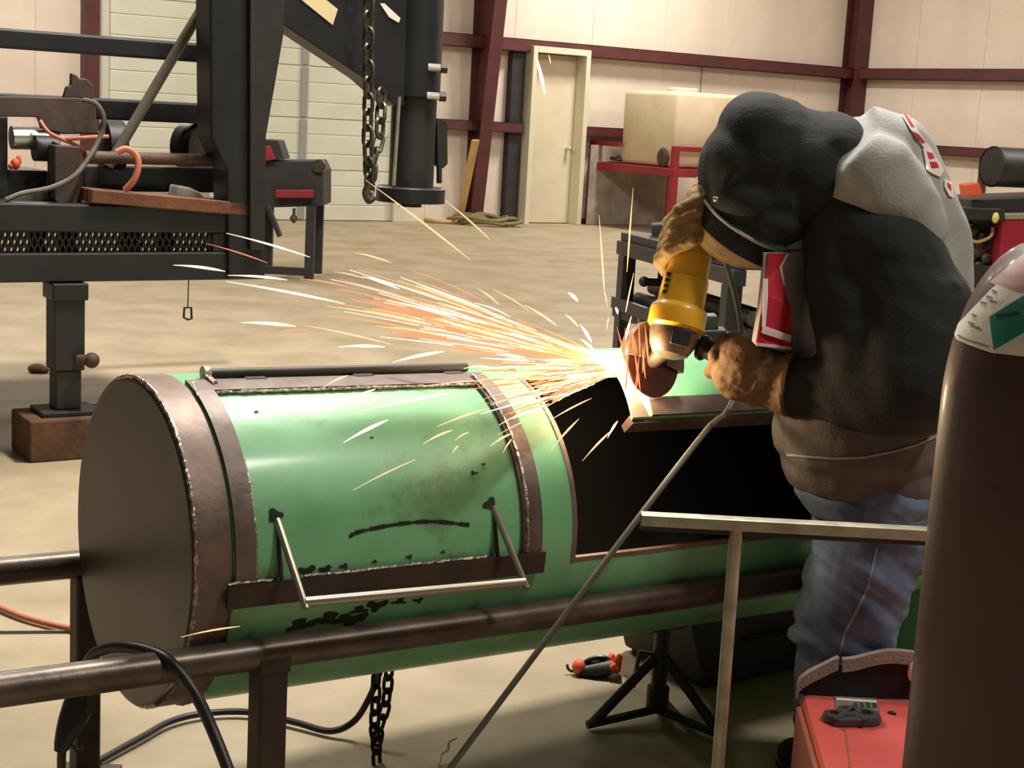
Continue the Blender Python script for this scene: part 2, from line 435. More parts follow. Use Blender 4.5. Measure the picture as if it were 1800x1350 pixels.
# walk door
a0, a1 = sA(914, 200)-.02, sA(1012, 200)
zt = zA(960, 84)
mb = MB()
mb.fbox(OA, D1, NA, ZZ, (a0, a0+.07), (.014, .28), (0, zt)).fbox(OA, D1, NA, ZZ, (a1-.07, a1), (.014, .28), (0, zt)).fbox(OA, D1, NA, ZZ, (a0+.07, a1-.07), (.014, .28), (zt-.08, zt))
d2o = struct(mb.build('door_2', 'frame_cream', smooth=False, bev=.006), 'cream walk door set deep in its frame')
lf = MB().fbox(OA, D1, NA, ZZ, (a0+.075, a1-.075), (.02, .06), (.01, zt-.085)).build('door_leaf', 'man_door', d2o, smooth=False, bev=.004)
MB().tube([OA+D1*(a1-.16)+NA*.06+ZZ*1.0, OA+D1*(a1-.16)+NA*.12+ZZ*1.0], .022, 12).ell(OA+D1*(a1-.16)+NA*.135+ZZ*1.0, .032).build('door_knob', 'silver', lf)
for z in (.3, 1.1, 1.9): MB().tube([OA+D1*(a0+.078)+NA*.065+ZZ*z, OA+D1*(a0+.078)+NA*.065+ZZ*(z+.1)], .012, 8).build('hinge', 'steel_stile', d2o)
# ------------------------------------------------------------------ things along the back wall
b0 = PZ(806, 392, 0); b1 = PP(836, 246, OA+NA*.55, D2)
bd = MB().bar(b0, b1, .10, .035, up=NA).build('board', 'lumber', bev=.004, smooth=False)
tag(bd, 'pale wooden board leaning on the tapered red column', 'board')
th = thing('hose_coil', PZ(852, 396, 0), 'dull green hose heaped on the floor below the tapered column', 'hose')
c = PZ(852, 396, 0)
pts = []
for k in range(70):
    a = k*.42; r = .28+.1*math.sin(k*.7); pts.append(c+Vector((r*1.25*math.cos(a), r*.7*math.sin(a), .03+.0012*k+.02*math.sin(k*1.3))))
MB().tube(spline(pts, 3), .026, 7).build('hose', 'green_hose' if 'green_hose' in MATS else 'yellow_hose' if 'yellow_hose' in MATS else 'lumber', th)
MB().tube(spline([c+Vector((-.35, -.1, .03)), c+Vector((-.6, -.2, .03)), c+Vector((-.75, .0, .03))], 6), .026, 7).build('hose_end', 'lumber', th)
# leaning sheet behind the stand
q0 = sA(1014, 380); q1 = sA(1150, 380)
sh = MB().fbox(OA+ZZ*.005, D1, (NA*.97-ZZ*.0).normalized(), ZZ, (q0, q1), (.21, .23), (0, 1.06)).build('sheet_panel', 'wall_dirty', smooth=False, bev=.004)
tag(sh, 'dirty whitish sheet standing against the wall behind the red stand', 'panel')
# red stand with a poly tank
L1 = PZ(1031, 393, 0)+NA*.05
st = thing('tank_stand', L1, 'red welded steel stand under the beige poly tank', 'stand')
Ld, Lw = 1.75, 1.3          # along NA (towards us) and along D1
zt_ = .84
def stb(x0, x1, y0, y1, z0, z1): return MB().fbox(L1, NA, D1, ZZ, (x0, x1), (y0, y1), (z0, z1))
for x in (0, Ld):
    for y in (0, Lw): stb(x-.045, x+.045, y-.045, y+.045, 0, zt_-.1).build('leg', 'table_red', st, smooth=False, bev=.006)
for x in (0, Ld): stb(x-.045, x+.045, -.045, Lw+.045, zt_-.1, zt_).build('cross_beam', 'table_red', st, smooth=False, bev=.006)
for y in (0, Lw): stb(.045, Ld-.045, y-.045, y+.045, zt_-.1, zt_).build('side_beam', 'table_red', st, smooth=False, bev=.006)
for x0, x1 in ((0, .62), (Ld-.02, Ld)):
    pass
stb(-.04, .04, -.04, .04, zt_, zt_+.22).build('upright', 'table_red', st, smooth=False)
stb(-.04, .6, -.03, .03, zt_+.22, zt_+.28).build('guard_rail', 'table_red', st, smooth=False)
stb(Ld-.04, Ld+.04, -.04, .04, zt_, zt_+.22).build('upright', 'table_red', st, smooth=False)
stb(Ld-.03, Ld+.03, -.04, .7, zt_+.22, zt_+.28).build('guard_rail', 'table_red', st, smooth=False)
stb(-.045, .045, .05, Lw-.05, .12, .18).build('lower_bar', 'table_red', st, smooth=False)
stb(.04, Ld-.04, .04, Lw-.04, zt_-.005, zt_+.008).build('deck_sheet', 'table_red', st, smooth=False)
pt = thing('poly_tank', L1+NA*1.1+D1*.62+ZZ*zt_, 'beige plastic box tank sitting on the red steel stand', 'tank')
MB().fbox(L1, NA, D1, ZZ, (.52, 1.66), (.06, 1.22), (zt_+.012, zt_+.96)).build('shell', 'poly_tank', pt, bev=.06, ang=60)
MB().lathe(L1+NA*1.45+D1*.062+ZZ*(zt_+.13), [(.12, 0), (.12, .02), (.10, .03), (.06, .03)], 20, ax=-D1).build('outlet', 'rust', pt)
MB().lathe(L1+NA*1.08+D1*.6+ZZ*(zt_+.95), [(.2, 0), (.2, .05), (.17, .07)], 24).build('lid', 'poly_tank', pt)
rg = MB(); rc = L1+NA*.42+D1*.12+ZZ*(zt_+.03)
rg.tube(spline([rc+Vector((.16*math.cos(k)*(.6+.4*random.random()), .12*math.sin(k), .015+.04*random.random())) for k in range(9)], 4), .022, 7)
tag(rg.build('rag', 'machine_dark'), 'dark crumpled rag left on the red stand by the poly tank', 'rag')
# ------------------------------------------------------------------ machine by the right wall
YM = 12.8
mc = thing('skid_engine', PZ(1760, 505, 0), 'dark engine-driven machine on a skid with round end drum by the right wall', 'machine')
mo = Vector((P(1745, 293, YM).x, YM, 0))
dc = P(1745, 293, YM); ax = Vector((.93, .36, 0)).normalized()
MB().lathe(dc, [(.10, -.012), (.155, -.01), (.165, 0), (.165, .9), (.15, .93)], 32, ax=ax).build('drum', 'machine_dark', mc)
MB().lathe(dc-ax*.012, [(.168, 0), (.172, .012), (.168, .03)], 32, ax=ax, cap=False).build('drum_rim', 'black_paint2', mc)
def mpl(name, poly, off, thick, m): 
    return MB().prism([P(x, y, YM+off) for x, y in poly], Vector((0, thick, 0))).build(name, m, mc, smooth=False, bev=.006)
mpl('deck_beam', [(1708, 352), (1900, 345), (1900, 392), (1712, 392)], -.05, .9, 'machine_dark')
mpl('cross_tray', [(1690, 365), (1765, 368), (1768, 388), (1690, 386)], -.25, .3, 'black_paint2')
mpl('side_panel', [(1763, 385), (1900, 382), (1900, 520), (1752, 520)], -.22, .5, 'crimson')
mpl('panel_edge', [(1765, 377), (1900, 374), (1900, 383), (1766, 386)], -.24, .5, 'galvanized')
mpl('bracket', [(1697, 325), (1722, 322), (1728, 342), (1700, 346)], -.12, .2, 'bright_orange')
mpl('engine_block', [(1690, 386), (1758, 388), (1750, 505), (1690, 505)], 0.05, .5, 'machine_dark')
MB().ell(P(1750, 383, YM-.3), (.028, .028, .045)).build('knob', 'yellow_knob', mc)
for (x, y, r) in ((1712, 405, .05), (1730, 418, .045), (1722, 440, .06), (1708, 452, .05), (1735, 455, .045), (1722, 470, .05), (1730, 484, .05), (1715, 490, .045)):
    MB().lathe(P(x, y, YM-.03), [(r*.5, 0), (r, .01), (r, .06)], 14, ax=Vector((0, 1, 0))).build('pulley', 'chain', mc)
MB().tube(spline([P(1700, 420, YM-.08), P(1720, 425, YM-.1), P(1742, 415, YM-.1), P(1745, 400, YM-.08)], 6), .014, 8).build('belt', 'lumber', mc)
MB().fbox(mo, Vector((1, 0, 0)), Vector((0, 1, 0)), ZZ, (-.25, 1.2), (-.1, .9), (0, .35)).build('skid', 'machine_dark', mc, smooth=False, bev=.01)
# ------------------------------------------------------------------ work bench behind the worker
YB = 6.4; az = math.radians(-18)
bx = Vector((math.cos(az), math.sin(-az)*-1, 0)); by = Vector((math.sin(az), math.cos(az), 0)); bx = Vector((by.y, -by.x, 0))
BO = P(1335, 465, YB); bzt = BO.z; BO = Vector((BO.x, BO.y, 0))
bt = thing('work_bench', BO, 'black steel work bench with pipe on its lower shelf behind the worker', 'bench')
def bb(x, y, z): return MB().fbox(BO, bx, by, ZZ, x, y, z)
bb((-.12, 1.0), (-.05, 1.3), (bzt-.02, bzt+.02)).build('bench_top', 'black_paint2', bt, smooth=False, bev=.004)
bb((-.14, -.08), (-.05, 1.3), (bzt-.09, bzt-.021)).build('apron', 'black_paint', bt, smooth=False, bev=.004)
for x in (-.11, .95):
    for y in (.02, .62, 1.22): bb((x-.035, x+.035), (y-.035, y+.035), (0, bzt-.09 if x < 0 else bzt-.02)).build('leg', 'black_paint', bt, smooth=False, bev=.004)
bb((-.14, 1.0), (-.05, 1.3), (.40, .44)).build('lower_shelf', 'black_paint2', bt, smooth=False, bev=.004)
bb((-.15, -.12), (-.05, 1.3), (.44, .5)).build('shelf_rail', 'black_paint', bt, smooth=False, bev=.004)
for k, (x, z, r, m) in enumerate(((-.02, .49, .04, 'machine_dark'), (.07, .485, .035, 'grey_pipe'), (.16, .49, .04, 'machine_dark'), (.03, .56, .035, 'grey_pipe'), (.25, .48, .035, 'rust'), (.12, .56, .03, 'machine_dark'))):
    p = BO+bx*x+ZZ*z
    o = MB().tube([p+by*(-.02+.03*k), p+by*(1.25-.02*k)], r, 12).build('pipe_offcut', m)
    tag(o, ['dark pipe lying outermost on the black bench shelf', 'grey pipe lying second on the black bench shelf', 'dark pipe lying third on the black bench shelf', 'grey pipe on top of the row on the bench shelf', 'rusty pipe lying innermost on the black bench shelf', 'thin dark pipe on top, further in on the bench shelf'][k], 'pipe', 'pipes on the bench shelf')
# vise at the far end
vz = thing('bench_vise', P(1172, 440, YB+1.1), 'dark bench vise on a post left of the yellow grinder', 'vise')
YV = YB+1.0
def vp(name, poly, t, m='machine_dark', off=0): return MB().prism([P(x, y, YV+off) for x, y in poly], Vector((0, t, 0))).build(name, m, vz, smooth=False, bev=.006)
vp('jaw', [(1146, 395), (1180, 392), (1180, 425), (1150, 425)], .12)
vp('fixed_jaw', [(1183, 385), (1235, 388), (1235, 430), (1183, 428)], .12, off=.0)
vp('body', [(1160, 425), (1240, 425), (1236, 470), (1165, 462)], .16)
MB().tube([P(1128, 495, YV-.02), P(1165, 497, YV-.02)], .02, 10).ell(P(1132, 495, YV-.02), .026).build('handle', 'machine_dark', vz)
MB().tube([P(1170, 460, YV+.06), Vector((P(1170, 460, YV+.06).x, YV+.06, 0))], .035, 12).build('post', 'machine_dark', vz)
# floor clutter under the bench: small dark machine head seen between the gloves
gp = thing('machine_vise', P(1270, 640, 5.2), 'dark green machine vise on a pedestal behind the gloves', 'vise')
def gpp(name, poly, t, m, off=0): return MB().prism([P(x, y, 5.2+off) for x, y in poly], Vector((0, t, 0))).build(name, m, gp, smooth=False, bev=.005)
gpp('slide', [(1240, 555), (1262, 555), (1264, 592), (1238, 592)], .08, 'green_part')
gpp('jaw', [(1232, 582), (1278, 580), (1278, 596), (1232, 598)], .1, 'machine_dark', -.02)
gpp('base', [(1235, 596), (1290, 590), (1290, 660), (1235, 664)], .12, 'machine_dark')
p = P(1262, 662, 5.26); MB().tube([p, Vector((p.x, p.y, 0))], .06, 14).build('pedestal', 'machine_dark', gp)
# ------------------------------------------------------------------ the green tank on its rails
TA = math.radians(55.5)
TD = Vector((math.sin(TA), math.cos(TA), -.027)).normalized(); TN = Vector((-math.cos(TA), math.sin(TA), 0)); TU = TD.cross(TN).normalized()
if TU.z < 0: TU = -TU
T0 = P(232, 950, 2.6); RT = .297
def TK(s, ph, r=RT):
    ph = math.radians(ph); return T0+TD*s+TU*(r*math.cos(ph))-TN*(r*math.sin(ph))
tank = thing('smoker_tank', Vector((T0.x, T0.y, T0.z-RT))+TD*.6, 'long green steel tank on two rails with strapped door and dark opening', 'tank')
def arc(name, s0, s1, p0, p1, r0, r1, m, parent, ns=2, dp=3., bev=0, skip=None):
    """curved plate: part of a tube wall between two angles, radius r0 to r1"""
    npn = max(2, int(abs(p1-p0)/dp)+1); mb = MB()
    ss = np.linspace(s0, s1, ns); ps = np.linspace(p0, p1, npn); vs = []
    for r in (r0, r1):
        for s in ss:
            for p in ps: vs.append(TK(s, p, r))
    def ix(k, i, j): return k*ns*npn+i*npn+j
    fs = []
    for i in range(ns-1):
        for j in range(npn-1):
            fs.append((ix(1, i, j), ix(1, i, j+1), ix(1, i+1, j+1), ix(1, i+1, j))); fs.append((ix(0, i, j), ix(0, i+1, j), ix(0, i+1, j+1), ix(0, i, j+1)))
    for j in range(npn-1):
        fs.append((ix(0, 0, j), ix(0, 0, j+1), ix(1, 0, j+1), ix(1, 0, j))); fs.append((ix(0, ns-1, j), ix(1, ns-1, j), ix(1, ns-1, j+1), ix(0, ns-1, j+1)))
    for i in range(ns-1):
        fs.append((ix(0, i, 0), ix(1, i, 0), ix(1, i+1, 0), ix(0, i+1, 0))); fs.append((ix(0, i, npn-1), ix(0, i+1, npn-1), ix(1, i+1, npn-1), ix(1, i, npn-1)))
    mb.add(vs, fs); return mb.build(name, m, parent, ang=30)
RI = RT-.009
LEN = 1.98
# shell pieces: bare end band, painted body around the door, ring between door and opening, lower trough, far ring
arc('end_band', 0.0, .062, 0, 360, RI, RT, 'mill_steel', tank)
arc('shell', .062, .69, 97, 378, RI, RT, 'green_worn', tank, ns=6)
arc('shell_ring', .69, .768, -180, 180, RI, RT, 'green_paint', tank)
arc('shell_lower', .768, 1.62, 95.5, 372, RI, RT, 'green_worn', tank, ns=8)
arc('cut_edge', .7605, .771, 14, 96, RI-.001, RT+.0012, 'mill_steel', tank)
arc('cut_edge_lower', .771, 1.6, 94.2, 95.8, RI-.001, RT+.0012, 'mill_steel', tank, ns=8)
arc('shell_far', 1.62, LEN, -180, 180, RI, RT, 'green_paint', tank, ns=3)
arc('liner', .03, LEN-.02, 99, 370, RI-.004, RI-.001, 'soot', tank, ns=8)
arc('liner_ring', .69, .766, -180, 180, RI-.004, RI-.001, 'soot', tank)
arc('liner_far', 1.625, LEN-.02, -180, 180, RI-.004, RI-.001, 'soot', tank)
# end cap with weld bead
MB().lathe(T0-TD*.004, [(.02, -.0005), (.2, 0), (RT-.012, 0), (RT-.006, .003), (RT-.006, .014), (.02, .014)], 72, ax=TD).build('end_cap', 'steel_cap', tank, ang=25)
MB().lathe(T0+TD*(LEN-.014), [(.02, 0), (RT-.012, 0), (RT-.006, .003), (RT-.006, .014), (.02, .014)], 64, ax=TD).build('end_cap', 'steel_cap', tank, ang=25)
def bead(name, pts, r, parent, m='weld'):
    pts = [p+Vector((random.uniform(-1, 1), random.uniform(-1, 1), random.uniform(-1, 1)))*r*.22 for p in pts]
    return MB().tube(pts, [r*random.uniform(.65, 1.15) for _ in pts], 6).build(name, m, parent)
bead('cap_weld', [TK(.001, p, RT-.003) for p in np.arange(-20, 165, 1.1)], .004, tank)
bead('band_weld', [TK(.0635, p, RT+.001) for p in np.arange(96, 170, 2.)], .004, tank, 'strap_steel')
# the door: curved panel, straps, welds, hinge, handle
dr = arc('door', .064, .672, 14.5, 92, RI-.001, RT-.001, 'green_worn', tank, ns=6)
arc('strap', .066, .102, 10, 97, RT+.0005, RT+.007, 'strap_steel', dr)
arc('strap', .642, .684, 10, 97, RT+.0005, RT+.007, 'strap_steel', dr)
arc('strap', .102, .642, 10, 18.5, RT+.0005, RT+.007, 'strap_steel', dr, ns=4)
arc('strap', .05, .69, 90, 97.5, RT+.0085, RT+.0145, 'leg_steel', dr, ns=4)
bead('stitch_weld', [TK(s, 19.2, RT+.0035) for s in np.arange(.105, .645, .009)], .0038, dr)
bead('stitch_weld', [TK(.1035, p, RT+.003) for p in np.arange(50, 92, 2.2)], .003, dr)
bead('stitch_weld', [TK(.650, p, RT+.008) for p in np.arange(14, 90, 1.6)], .0045, dr)
bead('stitch_weld', [TK(s, 89.6, RT+.009) for s in np.arange(.19, .56, .008)], .0038, dr)
bead('stitch_weld', [TK(s, 89.6, RT+.009) for s in np.arange(.052, .135, .008)], .0034, dr)
MB().tube([TK(.085, 9, RT+.004), TK(.072, 14, RT+.007), TK(.066, 22, RT+.006)], .0022, 6).build('spatter_line', 'weld', dr)
# scorch line drawn across the door
mk = MB(); ms = spline([TK(.281, 78.5, RT), TK(.30, 77.0, RT), TK(.378, 75.6, RT), TK(.45, 75.8, RT), TK(.526, 78.2, RT)], 6)
for i in range(len(ms)-1):
    w = .0016+.0022*abs(math.sin(i*.9)); mk.bar(ms[i], ms[i+1], .0024, w*2, up=TU)
mk.build('scorch_line', 'soot_mark', dr)
for (s, p, w, h) in ((.143, 69.2, .013, 2.0), (.575, 71.6, .014, 2.2)):
    mm = MB(); vs = []; n = 18
    for k in range(n): a = 2*math.pi*k/n; q = 1+.28*math.sin(3*a+s*9); vs.append(TK(s+w*q*math.cos(a), p+h*q*math.sin(a), RT+.0006))
    mm.add(vs+[TK(s, p, RT+.0012)], [(k, (k+1) % n, n) for k in range(n)]); mm.build('heat_mark', 'soot_mark', dr)
rgs = random.Random(5)
for (s, p, w) in ((.20, 88.2, .012), (.235, 88.4, .009), (.27, 88.0, .006), (.33, 87.6, .004), (.40, 87.2, .005), (.47, 86.8, .004), (.31, 105, .012), (.345, 104, .016), (.39, 103.5, .010), (.43, 104, .008), (.25, 107, .02), (.20, 108, .018), (.30, 108.5, .022), (.55, 60, .006), (.575, 57, .004), (.36, 44, .003), (.16, 30, .004)):
    mm = MB(); vs = []; n = 16; ph0 = rgs.uniform(0, 6)
    for k in range(n): a = 2*math.pi*k/n; q = 1+.35*math.sin(3*a+ph0)+.2*math.sin(5*a+ph0*2); vs.append(TK(s+w*1.3*q*math.cos(a), p+w*120*q*math.sin(a), RT+.0006))
    mm.add(vs+[TK(s, p, RT+.001)], [(k, (k+1) % n, n) for k in range(n)]); mm.build('soot_smudge', 'soot_mark', tank if p > 97 else dr)
hp = []
hs0, hs1 = .146, .582
A0 = TK(hs0, 70.5, RT-.002); A1 = TK(hs1, 72.4, RT-.002); B0 = TK(hs0+.012, 93, RT+.075); B1 = TK(hs1+.02, 95, RT+.075)
hd = MB().tube([B0, B1], .0085, 12).build('handle_bar', 'handle_steel', dr)
MB().tube([A0, B0+(B0-A0).normalized()*.012], .0062, 10).build('handle_arm', 'handle_steel', dr)
MB().tube([A1, B1+(B1-A1).normalized()*.012], .0062, 10).build('handle_arm', 'handle_steel', dr)
MB().tube([TK(hs0, 70.5, RT-.002), TK(hs0+.002, 92, RT+.012)], .004, 8).build('handle_dark_line', 'leg_steel', dr)  # thin dark line down the door from the root of each arm
MB().tube([TK(hs1, 72.4, RT-.002), TK(hs1+.002, 92, RT+.012)], .004, 8).build('handle_dark_line', 'leg_steel', dr)
HR = RT+.011
hg = MB().tube([TK(.118, 6.5, HR), TK(.66, 6.5, HR)], .0095, 14).build('hinge_pipe', 'machine_dark', tank)
MB().tube([TK(.105, 6.5, HR), TK(.117, 6.5, HR)], .014, 14).build('hinge_cap', 'weld', hg)
MB().tube([TK(.108, 8, HR-.002), TK(.112, 14, RT+.006)], .007, 8).build('hinge_lug', 'weld', hg)
for s in (.2, .42, .62): arc('hinge_knuckle', s-.02, s+.02, 2, 11, RT+.001, RT+.008, 'machine_dark', tank)
# cut-out flap lifted on top of the tank: outside still green, lip ground bright
fp = thing('cut_panel', TK(1.16, 15, RT+.01), 'curved green cut-out panel lying over the tank opening under the grinder', 'panel')
def FK(s, p, lift=0): return TK(s, p, RT+.014+max(0, (20-p))*.0003+lift)
def arc2(name, s0, s1, p0, p1, l0, l1, m, parent):
    ps = np.linspace(p0, p1, 18); mb = MB(); vs = []; n = len(ps)
    for l in (l0, l1):
        for s in (s0, s1):
            for p in ps: vs.append(FK(s+(0 if s != s0 else max(0, 44-p)*.0017), p, l))
    fs = []
    for j in range(n-1):
        fs += [(2*n+j, 2*n+j+1, 3*n+j+1, 3*n+j), (j, n+j, n+j+1, j+1), (j, j+1, 2*n+j+1, 2*n+j), (n+j, 3*n+j, 3*n+j+1, n+j+1)]
    fs += [(0, 2*n, 3*n, n), (n-1, 2*n-1, 4*n-1, 3*n-1)]
    return mb.add(vs, fs).build(name, m, parent, ang=30)
arc2('plate', .945, 1.45, -14, 44, 0, .010, 'green_paint', fp)
arc2('ground_edge', .940, .982, -13, 44.4, .0102, .0125, 'handle_steel', fp)
arc('lip', .945, 1.45, 42, 45.5, RT-.020, RT+.014, 'mill_steel', fp)
arc2('strap', .99, 1.45, 36, 44, .0102, .016, 'strap_steel', fp)
# firebox at the far end, lower than the tank
fb = TK(1.86, 180, .17)
fbx = thing('firebox', TK(2.0, 180, RT+.16), 'lower green drum joined to the far end of the tank behind the worker', 'drum')
fc = T0+TD*1.99+Vector((0, 0, -.20))
MB().lathe(fc, [(.02, 0), (.30, 0), (.305, .006), (.305, .62), (.30, .626), (.02, .626)], 56, ax=TD).build('shell', 'green_paint', fbx, ang=25)
MB().lathe(fc+TD*.02, [(.306, 0), (.312, .006), (.306, .03)], 56, ax=TD, cap=False).build('rim_band', 'strap_steel', fbx)
# rails and legs
RR = .0275
rk = thing('pipe_rack', TK(.6, 180, .62), 'rusty pipe rack of two long rails on legs carrying the green tank', 'rack')
fr = (TK(-1.3, 113.2, RT+RR+.001), TK(2.35, 113.2, RT+RR+.001)); rr_ = (TK(-1.3, -113.2, RT+RR+.001), TK(1.98, -113.2, RT+RR+.001))
MB().tube(fr, RR, 24).build('front_rail', 'rail_pipe', rk)
MB().tube(rr_, RR, 24).build('rear_rail', 'rail_pipe', rk)
def leg(top, w, name='leg', m='leg_steel'):
    b = Vector((top.x, top.y, .006)); q = MB().fbox(b, TD.normalized(), TN, ZZ, (-w/2, w/2), (-w/2, w/2), (0, top.z-RR*.7-.006)); return q.build(name, m, rk, smooth=False, bev=.006)
def onrail(pair, s): return pair[0]+(pair[1]-pair[0])*((s+1.3)/((pair[1]-pair[0]).length))
lf1 = leg(onrail(fr, .135), .052)
leg(onrail(rr_, .02), .05)
leg(onrail(fr, 2.15), .052)
MB().bar(onrail(fr, .135)*1-ZZ*.0, onrail(fr, .135)-ZZ*.03, .058, .058, up=TD).build('saddle', 'leg_steel', rk, smooth=False, bev=.004)
for s in (.135, 2.15):
    a = onrail(fr, s); MB().box((a.x-.06, a.y-.06, 0), (a.x+.06, a.y+.06, .006)).build('foot_plate', 'leg_steel', rk, smooth=False)
for s in (.02,):
    a = onrail(rr_, s); MB().box((a.x-.06, a.y-.06, 0), (a.x+.06, a.y+.06, .006)).build('foot_plate', 'leg_steel', rk, smooth=False)
leg(onrail(rr_, 1.9), .05)
# jack stand under the tank
jt = TK(1.27, 180, RT+.004); jg = Vector((jt.x, jt.y, 0))
js = thing('jack_stand', jg, 'dark tripod jack stand propping the tank from below', 'stand')
MB().tube([jt-ZZ*.012, jg+ZZ*.05], [.018, .018], 14).build('post', 'machine_dark', js)
MB().tube([jt-ZZ*.16, jg+ZZ*.03], [.026, .026], 14).build('sleeve', 'black_paint2', js)
MB().fbox(jt, TD, TN, TU, (-.05, .05), (-.03, .03), (-.014, -.001)).build('saddle', 'machine_dark', js, smooth=False)
for ang in (205, 325, 85):
    d = Vector((math.cos(math.radians(ang)), math.sin(math.radians(ang)), 0))
    MB().tube([jg+ZZ*.17, jg+ZZ*.014+d*.17], .012, 8).build('leg', 'machine_dark', js)
    MB().tube([jg+ZZ*.03, jg+ZZ*.014+d*.18], .010, 8).build('foot_bar', 'machine_dark', js)
p = jg+ZZ*.16; MB().tube([p, p+Vector((-.05, -.01, .012)), p+Vector((-.06, -.01, -.075))], .006, 8).build('crank', 'chain', js)
# dark chest on the floor behind the jack stand
bc = T0+TD*1.69+TN*.25; bc = Vector((bc.x, bc.y, 0)); hT = Vector((TD.x, TD.y, 0)).normalized()
bn = thing('tool_chest', bc, 'low dark chest on the floor under the far half of the tank', 'chest')
q = [bc+hT*a+ZZ*z for a, z in ((-.20, .012), (.25, .012), (.25, .225), (-.27, .225))]
MB().prism([v-TN*.16 for v in q], TN*.32).build('body', 'bin_dark', bn, smooth=False, bev=.008)
MB().fbox(bc, hT, TN, ZZ, (-.28, .26), (-.165, .165), (.226, .238)).build('lid', 'machine_dark', bn, smooth=False, bev=.004)
for a in (-.15, .2):
    MB().fbox(bc, hT, TN, ZZ, (a-.04, a+.04), (-.14, .14), (0, .012)).build('foot', 'machine_dark', bn, smooth=False)
MB().tube(spline([bc-TN*.162+hT*-.08+ZZ*.12, bc-TN*.19+hT*-.06+ZZ*.12, bc-TN*.19+hT*.08+ZZ*.12, bc-TN*.162+hT*.1+ZZ*.12], 4), .006, 8).build('handle', 'chain', bn)
# chains
def link_mesh(L, w, r):
    pts = []; n = 7
    for k in range(n): a = -math.pi/2+math.pi*k/(n-1); pts.append(Vector((w*math.cos(a)*1.0, 0, L/2-w+w*math.sin(a)+w*0)) if False else Vector((w*math.sin(a), 0, (L/2-w)+w*math.cos(a))))
    for k in range(n): a = math.pi/2+math.pi*k/(n-1); pts.append(Vector((w*math.sin(a), 0, -(L/2-w)+w*math.cos(a))))
    return MB().tube(pts, r, 7, closed=True).mesh('chain_link')
def chain(root, path, L, w, r, m):
    me = link_mesh(L, w, r); path = [Vector(p) for p in path]; pitch = L-2.1*r
    d = []; acc = 0; seg = list(zip(path[:-1], path[1:])); pos = []; t = 0; total = sum((b-a).length for a, b in seg); k = 0
    while t < total:
        q = t; 
        for a, b in seg:
            l = (b-a).length
            if q <= l: c = a+(b-a)*(q/l); dirn = (b-a).normalized(); break
            q -= l
        u, v = frame_from(dirn); ob = link('link', me, m)
        x = (u*math.cos(k % 2*math.pi/2+.6)+v*math.sin(k % 2*math.pi/2+.6)); y = dirn.cross(x)
        Mx = Matrix.Identity(4)
        for i in range(3): Mx[i][0] = x[i]; Mx[i][1] = y[i]; Mx[i][2] = dirn[i]; Mx[i][3] = c[i]
        ob.matrix_basis = Mx; ob.parent = root; ob.matrix_parent_inverse = rootmat(root).inverted()
        t += pitch; k += 1
YC = 3.0
cb = PZ(662, 1333, .012)
ch = thing('sling_chain', cb, 'dark chain hanging in two strands under the green tank', 'chain')
chain(ch, [P(661, 1195, YC), P(658, 1285, YC), P(661, 1300, YC+.0), cb], .038, .0105, .0042, 'chain_dark')
chain(ch, [P(684, 1180, YC+.02), P(678, 1240, YC+.02), P(668, 1275, YC+.015), P(664, 1297, YC+.012)], .038, .0105, .0042, 'chain_dark')
# cable on the floor behind, cable looped over the front rail with a stinger
YF = 3.05
cb2 = spline([PZ(150, 1350, .012), PZ(246, 1297, .014), PZ(300, 1268, .014), PZ(360, 1254, .014), PZ(440, 1252, .014), PZ(520, 1270, .014), PZ(580, 1285, .014), PZ(622, 1268, .04), P(650, 1225, 3.12), P(668, 1180, 3.14)], 8)
tag(MB().tube(cb2, .0075, 10).build('floor_cable', 'black_rubber'), 'dark cable curving over the floor below the tank and up beside the chain', 'cable')
wl = thing('welding_lead', PZ(408, 1362, 0), 'black welding lead looped over the front rail with a hanging holder', 'cable')
def Rl(s, up, tow): return onrail(fr, s)+TU*up-TN*tow      # around the front rail
s1 = -.17
lead = [P(108, 1420, 2.33), P(109, 1350, 2.31), P(108, 1318, 2.3)]
q = [P(408, 1372, 2.22), P(372, 1280, 2.26), P(340, 1215, 2.28), P(300, 1165, 2.30), P(262, 1145, 2.33), P(218, 1137, 2.355), P(185, 1141, 2.38), P(160, 1155, 2.40), P(150, 1185, 2.41), P(140, 1215, 2.40)]
MB().tube(spline([PZ(640, 1720, .011), PZ(560, 1680, .011), PZ(500, 1630, .02), P(452, 1500, 2.17)]+q, 8), .0098, 12).build('lead', 'black_rubber', wl)
MB().tube(spline([P(300, 1165, 2.3), P(312, 1195, 2.36), P(295, 1215, 2.42), P(275, 1235, 2.45)], 6), .006, 8).build('loop_tail', 'black_rubber', wl)
ho = wl
mb = MB(); mb.loft([(P(136, 1210, 2.385), Vector((.014, 0, 0)), Vector((0, .014, 0))), (P(133, 1235, 2.38), Vector((.021, 0, 0)), Vector((0, .016, 0))), (P(128, 1262, 2.37), Vector((.024, 0, 0)), Vector((0, .017, 0))), (P(120, 1285, 2.36), Vector((.021, 0, 0)), Vector((0, .016, 0))), (P(112, 1305, 2.355), Vector((.016, 0, 0)), Vector((0, .013, 0))), (P(108, 1318, 2.35), Vector((.012, 0, 0)), Vector((0, .011, 0)))], 16)
MB().tube(spline([P(110, 1310, 2.35), P(108, 1340, 2.35), P(110, 1420, 2.36), P(120, 1520, 2.36), PZ(150, 1590, .02), PZ(220, 1640, .01), PZ(320, 1660, .009)], 6), .0075, 10).build('holder_cable', 'black_rubber', wl)
hob = mb.build('holder', 'black_rubber', wl)
